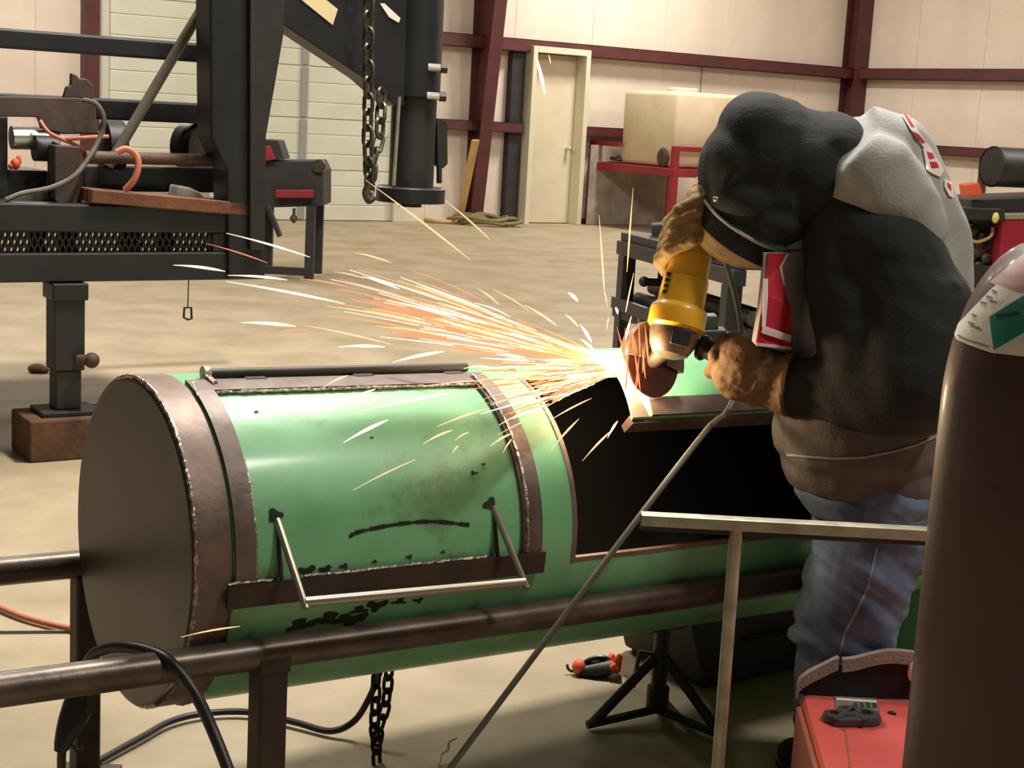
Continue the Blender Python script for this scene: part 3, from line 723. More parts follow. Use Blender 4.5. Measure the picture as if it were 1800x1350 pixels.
MB().prism([P(148, 1240, 2.375), P(157, 1258, 2.375), P(150, 1275, 2.375), P(140, 1285, 2.375)], Vector((0, .012, 0))).build('trigger', 'machine_dark', hob, smooth=False)
MB().tube(spline([P(128, 1308, 2.36), P(133, 1318, 2.36), P(142, 1318, 2.36), P(147, 1310, 2.36)], 6), .0028, 8).build('hook', 'black_rubber', hob)
# hoses lying at the left, ratchet strap, wire
tag(MB().tube(spline([PZ(-60, 1040, .012), PZ(0, 1068, .012), PZ(60, 1090, .012), PZ(150, 1107, .012), PZ(260, 1100, .012)], 8), .008, 10).build('air_hose', 'orange_rubber'), 'orange air hose lying on the floor left of the tank end', 'hose')
tag(MB().tube([PZ(-60, 1111, .005), PZ(60, 1110, .005), PZ(180, 1109, .005), PZ(260, 1112, .005)], .004, 8).build('thin_cord', 'grey_pipe'), 'thin straight cord on the floor just below the orange hose', 'cord')
tag(MB().tube(spline([PZ(772, 1345, .004), PZ(776, 1325, .02), PZ(787, 1318, .03), PZ(790, 1304, .05), PZ(802, 1298, .05)], 6), .0028, 7).build('scrap_wire', 'paper_white'), 'pale bit of wire on the floor beside the grinder cord', 'wire')
rs = PZ(1050, 1188, 0); rt = thing('ratchet_strap', rs, 'orange ratchet strap with black handle lying on the floor behind the tank', 'strap')
def rp(x, y, z=None): return P(x, y, rs.y)
MB().loft([(P(1018, 1180, rs.y), Vector((0, .02, 0)), Vector((0, 0, .016))), (P(1045, 1177, rs.y), Vector((0, .03, 0)), Vector((0, 0, .022))), (P(1072, 1172, rs.y), Vector((0, .03, 0)), Vector((0, 0, .022)))], 12).build('body', 'black_rubber', rt)
MB().tube(spline([P(1025, 1168, rs.y), P(1040, 1158, rs.y), P(1060, 1156, rs.y), P(1072, 1162, rs.y)], 5), .007, 8).build('handle', 'black_rubber', rt)
rng = random.Random(3); k1 = spline([P(1078+rng.uniform(-10, 14), 1167+rng.uniform(-16, 14), rs.y+rng.uniform(-.03, .03)) for _ in range(14)], 4)
MB().tube(k1, .008, 8).build('webbing', 'bright_orange', rt)
MB().tube(spline([P(1022, 1172, rs.y), P(1008, 1180, rs.y), P(999, 1176, rs.y), P(997, 1168, rs.y)], 5), .0035, 8).build('hook', 'black_rubber', rt)
MB().ell(P(1018, 1172, rs.y), (.018, .02, .02)).build('tail', 'bright_orange', rt)
# ------------------------------------------------------------------ gooseneck trailer at the left
OT = P(115, 600, 5.6)
def TP(x, y, off=0): return PP(x, y, OT+D2*off, D2)
tr = thing('gooseneck_trailer', Vector((OT.x, OT.y, 0))+D2*.5, 'black gooseneck trailer front with deck beam, upright and sloping neck', 'trailer')
def tpl(name, poly, off, thick, m, parent=tr, bev=.006): return MB().prism([TP(x, y, off) for x, y in poly], D2*thick).build(name, m, parent, smooth=False, bev=bev)
tpl('top_chord', [(-260, 352), (466, 366), (466, 410), (-260, 405)], 0, .09, 'black_paint')
tpl('bottom_chord', [(-260, 447), (466, 443), (466, 491), (-260, 501)], 0, .09, 'black_paint')
tpl('end_web', [(374, 409), (466, 410), (466, 444), (374, 445)], 0.01, .06, 'black_paint')
# expanded metal strip between the chords
em = MB(); x = -200
while x < 372:
    for sgn in (1, -1):
        a = TP(x-9*sgn, 404, .04); b = TP(x+9*sgn, 447, .04); em.bar(a, b, .006, .033, up=D2)
    x += 11
eo = em.build('expanded_metal', 'black_paint2', tr, smooth=False); eo['kind'] = 'stuff'
for x0, x1 in ((-260, -30), (52, 78), (102, 132), (212, 246), (276, 304)): tpl('backing_strip', [(x0, 404), (x1, 406), (x1, 447), (x0, 447)], .05, .01, 'black_paint2', bev=0)
tpl('deck', [(-260, 350), (466, 364), (466, 370), (-260, 358)], .09, 1.5, 'black_paint2')
for k, off in enumerate((.5, 1.0, 1.5)): tpl('cross_member', [(-260, 447), (460, 444), (460, 462), (-260, 466)], off, .08, 'black_paint')
up = tpl('upright', [(369, -80), (505, -80), (499, 60), (468, 240), (466, 491), (402, 491), (400, 300), (372, 240)], -.02, .16, 'black_paint', bev=.01)
tpl('upright_flange', [(440, -80), (505, -80), (499, 60), (468, 240), (466, 440), (440, 440)], -.045, .024, 'black_paint2', bev=.004)
nk = tpl('neck', [(420, -120), (720, -120), (712, 186), (694, 186), (640, 138), (499, 44), (430, -4)], .02, .14, 'black_paint', bev=.008)
tpl('sticker', [(523, -6), (566, -6), (594, 16), (585, 44)], .0165, .003, 'sticker', nk, bev=0)
tpl('sheen_patch', [(668, 6), (676, 6), (704, 32), (701, 40), (684, 30)], .0165, .003, 'white_rag', nk, bev=0)  # white sheen on the neck, painted as a thin patch
# coupler
cpt = TP(727, 150, .09); cpb = TP(722, 330, .09); cx = Vector((cpb.x, cpb.y, 0))
zt1 = TP(727, -90, .09).z; zm = TP(727, 168, .09).z; zb = TP(722, 328, .09).z; zbb = TP(722, 355, .09).z
tilt = (cpt-cpb); 
def sq(w, z0, z1): return MB().fbox(cx, D1, D2, ZZ, (-w, w), (-w, w), (z0, z1))
cp = MB().lathe(cx, [(.108, zm), (.108, zt1)], 28).build('coupler_tube', 'black_paint', tr)
MB().lathe(cx, [(.096, zb), (.096, zm+.05)], 28).build('coupler_sleeve', 'black_paint2', tr)
MB().lathe(cx, [(.10, zm-.008), (.112, zm-.004), (.112, zm+.012), (.10, zm+.014)], 28, cap=False).build('tube_rim', 'black_paint', tr)
MB().lathe(cx, [(.05, zbb-.02), (.05, zbb), (.148, zbb), (.148, zb-.006), (.14, zb), (.05, zb)], 32).build('coupler_base', 'black_paint', tr)
for (x, y) in ((752, 118), (750, 168)):
    a = TP(x, y, -.01); o = MB().tube([a, a+D1*.05-D2*.02], .016, 10).build('clamp_bolt', 'silver', tr)
    MB().tube([a+D1*.05-D2*.02, a+D1*.075-D2*.03], .024, 6).build('bolt_head', 'machine_dark', o)
MB().prism([TP(x, y, .05) for x, y in ((768, 208), (786, 215), (787, 288), (779, 296), (770, 290))], D2*.05).build('latch_plate', 'black_paint2', tr, smooth=False)
MB().tube([TP(772, 290, .06), TP(772, 322, .06)], .012, 8).build('latch_rod', 'black_paint2', tr)
MB().tube([TP(702, 170, .02), TP(692, 326, .02)], .008, 8).build('grease_line', 'galvanized', tr)
# rails and brace of the front bulkhead
MB().bar(TP(-260, 47, .35), TP(400, 97, .35), .05, .075).build('upper_rail', 'black_paint', tr, smooth=False, bev=.01)
MB().bar(TP(-260, 170, .5), TP(400, 202, .5), .05, .085).build('middle_rail', 'black_paint', tr, smooth=False, bev=.01)
MB().tube([TP(372, -14, .2), TP(205, 268, .2), TP(190, 293, .2)], .021, 12).build('brace_pipe', 'grey_pipe', tr)
# landing leg
jz = TP(115, 492, .1).z; jx = TP(115, 600, .05); jx = Vector((jx.x, jx.y, 0)); jbz = TP(112, 716, .05).z
jl = MB().fbox(jx, D1, D2, ZZ, (-.068, .068), (-.068, .068), (TP(115, 525, .05).z, jz)).build('leg_collar', 'black_paint', tr, smooth=False, bev=.006)
zl = TP(115, 648, .05).z
MB().fbox(jx, D1, D2, ZZ, (-.058, .058), (-.058, .058), (zl, jz)).build('leg_tube', 'black_paint2', tr, smooth=False, bev=.006)
MB().fbox(jx, D1, D2, ZZ, (-.048, .048), (-.048, .048), (jbz, zl)).build('leg_inner', 'machine_dark', tr, smooth=False, bev=.005)
ft = MB().fbox(jx, D1, D2, ZZ, (-.11, .11), (-.09, .09), (jbz-.018, jbz)).build('leg_foot', 'machine_dark', tr, smooth=False, bev=.004)
a = TP(136, 632, -.02); MB().tube([a, a+D1*.04-D2*.03], .02, 10).ell(a+D1*.045-D2*.03, .03).build('leg_pin', 'rust', tr)
bk = jx
bo = MB().fbox(jx, D1, D2, ZZ, (-.17, .17), (-.13, .13), (0, jbz-.019)).build('timber_block', 'timber', smooth=False, bev=.008)
tag(bo, 'brown timber block under the trailer landing leg', 'block')
c = PZ(65, 655, .0); mbk = MB(); mbk.ell(c+Vector((0, 0, .02)), (.045, .04, .025)).ell(c+Vector((.03, 0, .015)), (.03, .03, .02))
tag(mbk.build('dirt_clod', 'timber'), 'small dark clod on the floor left of the landing leg', 'clod')
# tag on a string
tg = thing('hanging_tag', TP(330, 548, .2), 'small tag hanging on a string below the trailer beam', 'tag')
MB().tube([TP(332, 480, .2), TP(330, 541, .2)], .0025, 6).build('string', 'machine_dark', tg)
mb = MB(); pl = [TP(x, y, .2) for x, y in ((324, 541), (336, 541), (337, 560), (330, 562), (323, 558))]
mb.tube(pl, .005, 6, closed=True); mb.build('ring', 'green_part', tg)
# chain at the coupler
chn = thing('safety_chain', TP(650, 350, -.12), 'steel safety chain hanging from the neck in front of the coupler', 'chain')
chain(chn, [TP(648, -20, -.1), TP(648, 160, -.12), TP(646, 240, -.12), TP(650, 330, -.12)], .082, .021, .0085, 'chain')
chain(chn, [TP(671, 172, -.02), TP(667, 240, -.06), TP(655, 285, -.09), TP(652, 320, -.1)], .082, .021, .0085, 'chain')
MB().tube(spline([TP(650, 325, -.12), TP(643, 338, -.12), TP(648, 352, -.12), TP(657, 346, -.12)], 6), .016, 8).build('hook', 'rust', chn)
# ------------------------------------------------------------------ winch and clutter on the deck
wn = thing('deck_winch', TP(80, 345, .3), 'brown-plated winch with a bright motor on the trailer deck', 'winch')
def wp(name, poly, off, th, m, bev=.005): return MB().prism([TP(x, y, off) for x, y in poly], D2*th).build(name, m, wn, smooth=False, bev=bev)
wp('side_plate', [(-60, 168), (140, 172), (168, 180), (172, 235), (112, 236), (72, 226), (66, 206), (-60, 204)], .25, .02, 'brown_plate')
wp('stepped_plate', [(112, 172), (118, 152), (125, 150), (126, 128), (135, 132), (140, 138), (152, 138), (165, 150), (165, 174)], .27, .03, 'brown_plate')
wp('post', [(96, 255), (142, 258), (144, 372), (108, 372), (96, 350)], .12, .1, 'brown_plate')
wp('gear_case', [(-60, 205), (14, 205), (14, 350), (-60, 350)], .3, .2, 'machine_dark')
wp('base_box', [(-60, 296), (84, 300), (84, 350), (-60, 348)], .32, .25, 'machine_dark')
mo_ = MB().tube([TP(20, 242, .3), TP(88, 243, .3)], .045, 18).build('motor', 'silver', wn)
MB().tube([TP(86, 243, .3), TP(100, 243, .3)], .05, 18).build('motor_cap', 'machine_dark', mo_)
MB().tube([TP(60, 260, .25), TP(100, 262, .25)], .05, 14).build('drum', 'machine_dark', wn)
MB().tube(spline([TP(96, 240, .2), TP(120, 244, .18), TP(150, 242, .18), TP(190, 240, .2)], 5), .008, 7).build('red_wire', 'orange_rubber', wn)
MB().tube(spline([TP(70, 212, .2), TP(85, 232, .18), TP(110, 245, .18), TP(140, 258, .2), TP(150, 275, .2)], 5), .008, 7).build('red_wire', 'orange_rubber', wn)
MB().ell(TP(27, 288, .25), (.018, .018, .022)).ell(TP(33, 282, .25), (.01, .01, .02)).ell(TP(20, 292, .25), (.012, .012, .012)).build('orange_cap', 'bright_orange', wn)
MB().tube([TP(170, 236, .3), TP(218, 236, .3)], .014, 10).build('shaft', 'machine_dark', wn)
MB().lathe(TP(178, 255, .34), [(.08, 0), (.1, .01), (.1, .08)], 20, ax=D1).build('flange', 'black_paint2', wn)
rpz = thing('rusty_bar', TP(280, 282, .1), 'rusty round bar lying level behind the upright on the trailer', 'bar')
MB().tube([TP(150, 276, .12), TP(396, 282, .12)], .024, 14).build('bar', 'rust', rpz)
MB().tube([TP(392, 282, .12), TP(400, 282, .12)], .027, 14).build('end_collar', 'grey_pipe', rpz)
wp2 = MB().bar(TP(150, 342, .06), TP(425, 366, .06), .16, .05).build('plank', 'plank', smooth=False, bev=.004)
tag(wp2, 'reddish brown plank lying along the trailer deck edge', 'plank')
tag(MB().bar(TP(140, 312, .35), TP(380, 316, .35), .1, .10).build('deck_tube', 'black_paint', smooth=False, bev=.006), 'black square tube across the deck behind the plank', 'tube')
tag(MB().tube(spline([TP(205, 268, .03), TP(222, 262, .02), TP(238, 272, .01), TP(243, 290, 0), TP(236, 315, 0), TP(220, 334, .02)], 6), .013, 9).build('orange_hose', 'orange_rubber'), 'orange hose looped over the rusty bar on the trailer', 'hose')
tag(MB().tube(spline([TP(146, 176, .15), TP(168, 182, .12), TP(182, 205, .1), TP(178, 235, .1), TP(158, 275, .08), TP(130, 310, .06), TP(90, 330, .06), TP(40, 340, .06), TP(10, 352, .06)], 6), .010, 8).build('winch_cable', 'grey_pipe'), 'grey cable drooping from the winch plate to the deck', 'cable')
wr_ = MB(); wr_.prism([TP(x, y, .17) for x, y in ((312, 350), (316, 326), (335, 330), (352, 338), (366, 352))], D2*.12)
tag(wr_.build('white_block', 'white_rag', smooth=False, bev=.01), 'white block on the trailer deck left of the upright', 'block')
tag(MB().prism([TP(x, y, .2) for x, y in ((20, 352), (92, 332), (104, 345), (100, 356), (40, 358))], D2*.08).build('pale_sheet', 'grey_pipe', smooth=False), 'pale flat scrap on the deck under the grey cable', 'scrap')
tw = thing('small_tire', TP(345, 258, .6), 'small black tire seen left of the upright on the trailer', 'tire')
MB().lathe(TP(345, 258, .6)-D1*.05, [(.06, 0), (.10, .0), (.105, .02), (.105, .08), (.10, .1), (.06, .1)], 24, ax=(D1*.5-D2*.86)).build('tire', 'black_rubber', tw)
MB().lathe(TP(345, 258, .6)-D1*.05, [(.01, .02), (.06, .02), (.06, .08), (.01, .08)], 20, ax=(D1*.5-D2*.86)).build('rim', 'machine_dark', tw)
# ------------------------------------------------------------------ red saw on a stand beyond the trailer
YS = 12.0
ss_ = thing('saw_stand', PZ(520, 482, 0), 'dark stand with a red cut-off machine beyond the trailer upright', 'machine')
def sp(name, poly, th, m, off=0): return MB().prism([P(x, y, YS+off) for x, y in poly], Vector((0, th, 0))).build(name, m, ss_, smooth=False, bev=.006)
sp('top_frame', [(440, 283), (560, 283), (568, 300), (568, 362), (440, 366)], .5, 'machine_dark', .02)
sp('red_box', [(484, 334), (550, 334), (550, 348), (484, 348)], .1, 'table_red', -.06)
sp('motor_guard', [(462, 245), (489, 247), (500, 280), (462, 284)], .3, 'machine_dark')
sp('red_cover', [(462, 258), (474, 256), (484, 280), (462, 284)], .1, 'table_red', -.05)
MB().lathe(P(560, 292, YS-.02), [(.01, 0), (.05, 0), (.055, .02), (.05, .04)], 16, ax=Vector((0, 1, 0))).build('wheel', 'chain', ss_)
zf = lambda x, y: P(x, y, YS)
t = P(547, 362, YS); MB().fbox(Vector((t.x, YS, 0)), Vector((1, 0, 0)), Vector((0, 1, 0)), ZZ, (-.035, .035), (-.035, .035), (0, t.z)).build('leg', 'machine_dark', ss_, smooth=False)
t2 = P(455, 362, YS); MB().fbox(Vector((t2.x, YS, 0)), Vector((1, 0, 0)), Vector((0, 1, 0)), ZZ, (-.035, .035), (-.035, .035), (0, t2.z)).build('leg', 'machine_dark', ss_, smooth=False)
for xx in (t.x, t2.x): MB().fbox(Vector((xx, YS+.5, 0)), Vector((1, 0, 0)), Vector((0, 1, 0)), ZZ, (-.035, .035), (-.035, .035), (0, t.z)).build('leg', 'machine_dark', ss_, smooth=False)
MB().fbox(Vector((t2.x, YS, 0)), Vector((1, 0, 0)), Vector((0, 1, 0)), ZZ, (0, t.x-t2.x), (-.03, .03), (.03, .09)).build('foot_rail', 'machine_dark', ss_, smooth=False)
MB().tube([P(470, 360, YS-.1), P(492, 415, YS-.15)], .022, 8).build('feed_handle', 'black_rubber', ss_)
MB().tube([P(517, 366, YS), P(516, 392, YS)], .012, 8).ell(P(516, 384, YS), .03).build('cord_clamp', 'rust', ss_)
# ------------------------------------------------------------------ the worker
FD = Vector((-.86, .51, 0)).normalized(); LD = Vector((-FD.y, FD.x, 0)); LD = LD if LD.y < 0 else -LD   # facing, and his left (towards the camera)
YP = 3.02
def fold(v, sc=9, amp=.006, st=(1, 1, 1)):
    return amp*noise.noise(Vector((v.x*sc*st[0], v.y*sc*st[1], v.z*sc*st[2])))+amp*.5*noise.noise(Vector((v.x*sc*2.3*st[0]+5, v.y*sc*2.3*st[1], v.z*sc*2.3*st[2])))
sp_px = [(1514, 838), (1513, 800), (1527, 700), (1552, 590), (1562, 480), (1545, 375), (1505, 300), (1452, 262)]
sp_Y = [2.99, 2.99, 3.00, 3.02, 3.04, 3.05, 3.06, 3.07]
spine = [P(x, y, Y) for (x, y), Y in zip(sp_px, sp_Y)]
aa = [.12, .145, .163, .160, .155, .142, .125, .085]       # front-back half depth
bb_ = [.145, .175, .19, .20, .205, .205, .17, .09]           # side half width
secs = []
for i, c in enumerate(spine):
    t = (spine[min(i+1, 7)]-spine[max(i-1, 0)]).normalized(); f = LD.cross(t).normalized(); f = f if f.dot(FD) > 0 or i > 5 else -f
    if f.dot(FD-ZZ*.5) < 0: f = -f
    secs.append((c, f*aa[i], LD*bb_[i]))
# skin body under the clothes: one continuous figure, root of the person
hc = P(1338, 308, 3.04)                                       # head centre
hf = (P(1270, 395, 3.05)-hc).normalized()                      # where the face looks: down to the work
hu = (P(1420, 200, 3.04)-hc); hu = (hu-hf*hu.dot(hf)).normalized(); hs = hf.cross(hu).normalized()
shL = P(1556, 448, 2.92); elL = P(1600, 672, 2.80); wrL = P(1405, 678, 2.90); haL = P(1310, 664, 2.95)
shR = P(1490, 350, 3.25); elR = P(1352, 395, 3.40); wrR = P(1262, 362, 3.20); haR = P(1216, 405, 3.12)
hipL = P(1540, 855, 2.96); knL = P(1502, 1050, 2.945); anL = Vector((P(1472, 1320, 2.98).x, 2.98, .12))
hipR = P(1510, 850, 3.07); knR = P(1505, 1040, 3.06); anR = Vector((P(1500, 1300, 3.12).x, 3.12, .12))
mb = MB()
mb.loft([(c, a*.72, b*.72) for c, a, b in secs], 16)
mb.tube([spine[-1], (spine[-1]+hc)*.5, hc], [.06, .055, .06], 12)
mb.ell(hc, (.072, .09, .10), (hs, hf, hu))
mb.ell(hc+hf*.05-hu*.05, (.042, .042, .042), (hs, hf, hu))         # jaw
mb.ell(hc+hf*.103-hu*.012, (.014, .022, .026), (hs, hf, hu))    # nose
for s in (-1, 1): mb.ell(hc+hs*s*.078, (.012, .02, .03), (hs, hf, hu))
mb.ell(hc+hf*.092-hu*.05, (.026, .012, .008), (hs, hf, hu))     # mouth
for ch in ((shL, elL, wrL, haL), (shR, elR, wrR, haR)): mb.tube([secs[5][0], ch[0]], [.06, .06], 12); mb.tube(ch, [.055, .045, .032, .03], 12); mb.ell(ch[0], .06); mb.ell(ch[1], .046)
for ch in ((hipL, knL, anL), (hipR, knR, anR)): mb.tube(ch, [.082, .06, .042], 12); mb.ell(ch[1], .06); mb.ell(ch[0], .08)
mb.ell(spine[0], .1)
man = bake(mb, 'person', 'skin', .009, 5)
tag(man, 'worker in dark hoodie, jeans and leather gloves bent over the tank with a grinder', 'person')
for s in (-1, 1):
    e = MB().ell(hc+hf*.088+hu*.012+hs*s*.032, .011).build('eye', 'eye', man)
# hoodie body (grey), sleeves and hood (black)
mb = MB().loft(secs, 28)
mb.ell(P(1435, 590, 2.99), (.06, .075, .11)); mb.tube([P(1512, 268, 3.03), P(1540, 274, 3.03), P(1574, 338, 3.03), P(1606, 430, 3.03), P(1620, 540, 3.03), P(1610, 620, 3.02)], [.098, .108, .112, .112, .105, .08], 20); mb.tube([P(1500, 275, 2.93), P(1530, 300, 2.92), P(1565, 360, 2.92), P(1600, 440, 2.93)], [.065, .085, .09, .08], 20)
def wb(v, n): return fold(v, 6, .007, (1, 1, 1.6))
body = bake(mb, 'hoodie_body', 'hoodie_grey', .008, 20, man, wb)
# near sleeve with raglan shoulder running up to the neck
mb = MB()
def capsule(a, b, r0, r1): mb.tube([a, b], [r0, r1], 18); mb.ell(a, r0); mb.ell(b, r1)
q1, q2, q3, q4 = P(1492, 388, 2.95), P(1556, 448, 2.90), P(1604, 545, 2.855), P(1500, 690, 2.86)
capsule(q1, q2, .090, .104); capsule(q2, q3, .104, .113); capsule(q3, elL, .113, .106)
capsule(elL, q4, .106, .082); capsule(q4, wrL, .082, .056)
capsule(q1, P(1490, 500, 2.91), .088, .085); capsule(P(1490, 500, 2.91), P(1525, 640, 2.85), .085, .09)
def ws(v, n): return fold(v, 7, .007, (1, 1, 1.9))
bake(mb, 'sleeve', 'hoodie_black', .007, 7, man, ws)
mb = MB(); capsule(P(1480, 300, 3.17), shR, .08, .09); capsule(shR, elR, .09, .08); capsule(elR, wrR, .075, .055)
bake(mb, 'sleeve', 'hoodie_black', .008, 7, man, ws)
# hood
mb = MB()
mb.ell(hc+hu*.012-hf*.02, (.120, .135, .132), (hs, hf, hu))
mb.ell(P(1355, 285, 3.04), (.118, .125, .13)); mb.ell(P(1335, 235, 3.04), (.085, .11, .085)); mb.ell(P(1292, 300, 3.04), (.075, .11, .10))
mb.ell(P(1375, 355, 3.02), (.08, .11, .085)); mb.ell(P(1315, 352, 3.0), (.085, .085, .058), None); mb.ell(P(1362, 392, 2.99), (.07, .085, .045), None); mb.ell(P(1415, 285, 3.04), (.10, .12, .105)); mb.ell(P(1462, 262, 3.04), (.075, .125, .075))
capsule(P(1420, 300, 3.0), P(1470, 345, 2.98), .095, .09)
def wh(v, n): return fold(v, 7, .005)
hood = bake(mb, 'hood', 'hoodie_black', .007, 8, man, wh)
# brim band: a ring round the face opening
def ring(cpx, Y, ax_px, rd, sag, n=40, k=1.0):
    pass
bl = P(1228, 338, 3.05); brr = P(1418, 436, 3.05); bc_ = (bl+brr)/2; ba = (brr-bl)/2
bd_ = Vector((0, -1, 0)); dn = (P(1305, 432, 3.05)-P(1323, 387, 3.05))
def bring(t, k=1., dr=0.):   # t=0 at the forehead, pi at the throat, near half bulges to the camera and sags
    c, s = math.cos(t), math.sin(t)
    return bc_-ba*c*k+bd_*(.118*s*k)+dn*(max(0, s)**.8*1.0)+dn.normalized()*dr
def band(name, m, d0, d1, k, th):
    mb = MB(); n = 56; vs = []
    for i in range(n):
        t = 2*math.pi*i/n
        for kk, d in ((k, d0), (k, d1), (k-th, d1), (k-th, d0)): vs.append(bring(t, kk, d))
    fs = [(i*4+j, i*4+(j+1) % 4, ((i+1) % n)*4+(j+1) % 4, ((i+1) % n)*4+j) for i in range(n) for j in range(4)]
    return mb.add(vs, fs).build(name, m, man, ang=40)
band('hood_hem', 'hoodie_black', -.022, .020, 1.02, .06)
MB().tube([bring(2*math.pi*i/56, 1.028, -.020) for i in range(56)], .0034, 8, closed=True).build('piping', 'piping', man)
MB().ell(P(1258, 350, 2.945), .006).build('snap', 'silver', man)
# visor below the hem; the tan it reflects is put into its colour
mb = MB(); vs = []; n = 20
for j, d in enumerate((.0, .014, .030, .042)):
    for i in range(n):
        t = math.pi*(-.25+.92*i/(n-1)); w = max(0, math.sin(min(1, max(0, (i)/(n-1)))*math.pi))
        vs.append(bring(t, .97-.03*j, .012+d*w))
fs = [(j*n+i, j*n+i+1, (j+1)*n+i+1, (j+1)*n+i) for j in range(3) for i in range(n-1)]
vo = mb.add(vs, fs).build('visor', 'visor', man)
so = vo.modifiers.new('thick', 'SOLIDIFY'); so.thickness = .003
# hem band run up the lower body; dirt and shade painted into its taupe
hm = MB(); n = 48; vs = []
hb = bvh_of(body)
def hemring(px, Y, a, b, r=1.0):
    c = P(*px, Y); return [c+FD*(a*r*math.cos(2*math.pi*k/n))+LD*(b*r*math.sin(2*math.pi*k/n)) for k in range(n)]
for px, a, b in (((1512, 758), .166, .185), ((1512, 800), .168, .185), ((1514, 812), .160, .178), ((1516, 848), .150, .170), ((1516, 862), .140, .160)):
    vs += [p+ZZ*(.018*noise.noise(p*6)) for p in hemring(px, 2.99, a, b)]
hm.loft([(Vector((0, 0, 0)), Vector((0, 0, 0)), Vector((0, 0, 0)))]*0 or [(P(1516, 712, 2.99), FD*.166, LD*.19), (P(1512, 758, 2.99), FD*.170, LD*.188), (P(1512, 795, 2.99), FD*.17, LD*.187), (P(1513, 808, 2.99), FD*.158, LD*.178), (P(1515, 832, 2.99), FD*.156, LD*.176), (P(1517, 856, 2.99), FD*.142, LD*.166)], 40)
hmo = bake(hm, 'hem_band', 'hem_dirt_shade', .007, 3, man, lambda v, n: fold(v, 10, .009))
hbv = bvh_of(hmo)
top_ = [(1384, 797), (1420, 801), (1470, 804), (1520, 802), (1570, 792), (1610, 780), (1645, 764)]
decal('hem_stitch', top_+[(x, y+4) for x, y in reversed(top_)], hbv, 'denim_light', man, .001, 5, .0015)
# print on the back and front
bk_b = bvh_of(body)
def dec(name, poly, m, off=.003): return decal(name, poly, bk_b, m, man, off, 4.)
dec('letter_edge', [(1583, 192), (1590, 198), (1612, 232), (1634, 262), (1642, 280), (1622, 262), (1598, 228), (1586, 208)], 'print_white')
dec('letter', [(1586, 196), (1596, 210), (1606, 226), (1600, 226), (1590, 210)], 'print_red', .0035)
dec('letter', [(1602, 233), (1612, 238), (1624, 252), (1618, 254), (1606, 242)], 'print_red', .0035)
dec('letter_edge', [(1620, 262), (1634, 266), (1648, 286), (1656, 300), (1650, 312), (1636, 306), (1626, 300), (1624, 284)], 'print_white')
dec('letter', [(1626, 268), (1636, 271), (1640, 280), (1630, 282)], 'print_red', .0035)
dec('letter', [(1631, 286), (1643, 286), (1647, 296), (1634, 297)], 'print_red', .0035)
dec('letter_edge', [(1658, 316), (1669, 322), (1673, 348), (1666, 346), (1658, 330)], 'print_white')
dec('letter', [(1661, 322), (1668, 326), (1669, 338), (1662, 330)], 'print_red', .0035)
# loose front of the hoodie with its red print, hanging forward
YFp = 2.90
def cloth(name, poly, m, off, thick=.004, parent=man):
    def pt(x, y): return P(x, y, YFp+off+.02*math.sin(y*.03)+.0012*(x-1370))
    pts = []
    n = len(poly)
    for i in range(n):
        a, b = poly[i], poly[(i+1) % n]
        for k in range(4): pts.append((a[0]+(b[0]-a[0])*k/4, a[1]+(b[1]-a[1])*k/4))
    return MB().prism([pt(x, y) for x, y in pts], Vector((0, thick, 0))).build(name, m, parent, smooth=False)
cloth('front_fold', [(1346, 446), (1425, 440), (1460, 500), (1450, 620), (1395, 622), (1328, 606), (1338, 545), (1344, 490)], 'hoodie_grey', .006, .05)
cloth('front_print', [(1350, 445), (1384, 446), (1370, 470), (1378, 505), (1385, 530), (1392, 545), (1392, 612), (1330, 603), (1340, 545), (1346, 490)], 'print_red', 0)
cloth('print_stripe', [(1341, 572), (1391, 590), (1390, 602), (1338, 585)], 'print_white', -.004)
cloth('print_stripe', [(1343, 490), (1350, 490), (1350, 520), (1346, 575), (1339, 575)], 'print_white', -.004)
cloth('print_stripe', [(1383, 446), (1387, 446), (1374, 470), (1381, 500), (1378, 504), (1370, 470)], 'print_white', -.004)
cloth('print_hem', [(1330, 603), (1392, 610), (1391, 615), (1329, 608)], 'print_white', -.004)
# jeans
mb = MB()
def cap2(a, b, r0, r1): mb.tube([a, b], [r0, r1], 20); mb.ell(a, r0); mb.ell(b, r1)
mb.loft([(P(1514, 800, 2.985), FD*.13, LD*.15), (P(1520, 868, 2.97), FD*.14, LD*.16), (P(1524, 905, 2.95), FD*.11, LD*.13)], 24)
l1, l2, l3, l4 = P(1524, 950, 2.955), P(1502, 1050, 2.945), P(1482, 1130, 2.955), P(1470, 1215, 2.96)
cap2(hipL, l1, .116, .114); cap2(l1, l2, .114, .108); cap2(l2, l3, .108, .100); cap2(l3, l4, .100, .092); cap2(l4, anL, .092, .085)
mb.ell(P(1425, 1118, 2.94), (.05, .06, .025))
def wj(v, n): return fold(v+Vector((0, 0, .6*v.x)), 9, .012, (.6, .6, 2.2))
jn = bake(mb, 'jeans', 'denim', .007, 5, man, wj)
mb = MB(); cap2(hipR, knR, .10, .085); cap2(knR, anR, .085, .075)
bake(mb, 'jeans_leg', 'denim', .008, 5, man, wj)
jb = bvh_of(jn); decal('side_seam', [(1540, 960), (1544, 960), (1528, 1030), (1508, 1075), (1486, 1115), (1478, 1150), (1474, 1150), (1482, 1113), (1504, 1073), (1524, 1029)], jb, 'denim_seam', man, .001, 5, .0012)
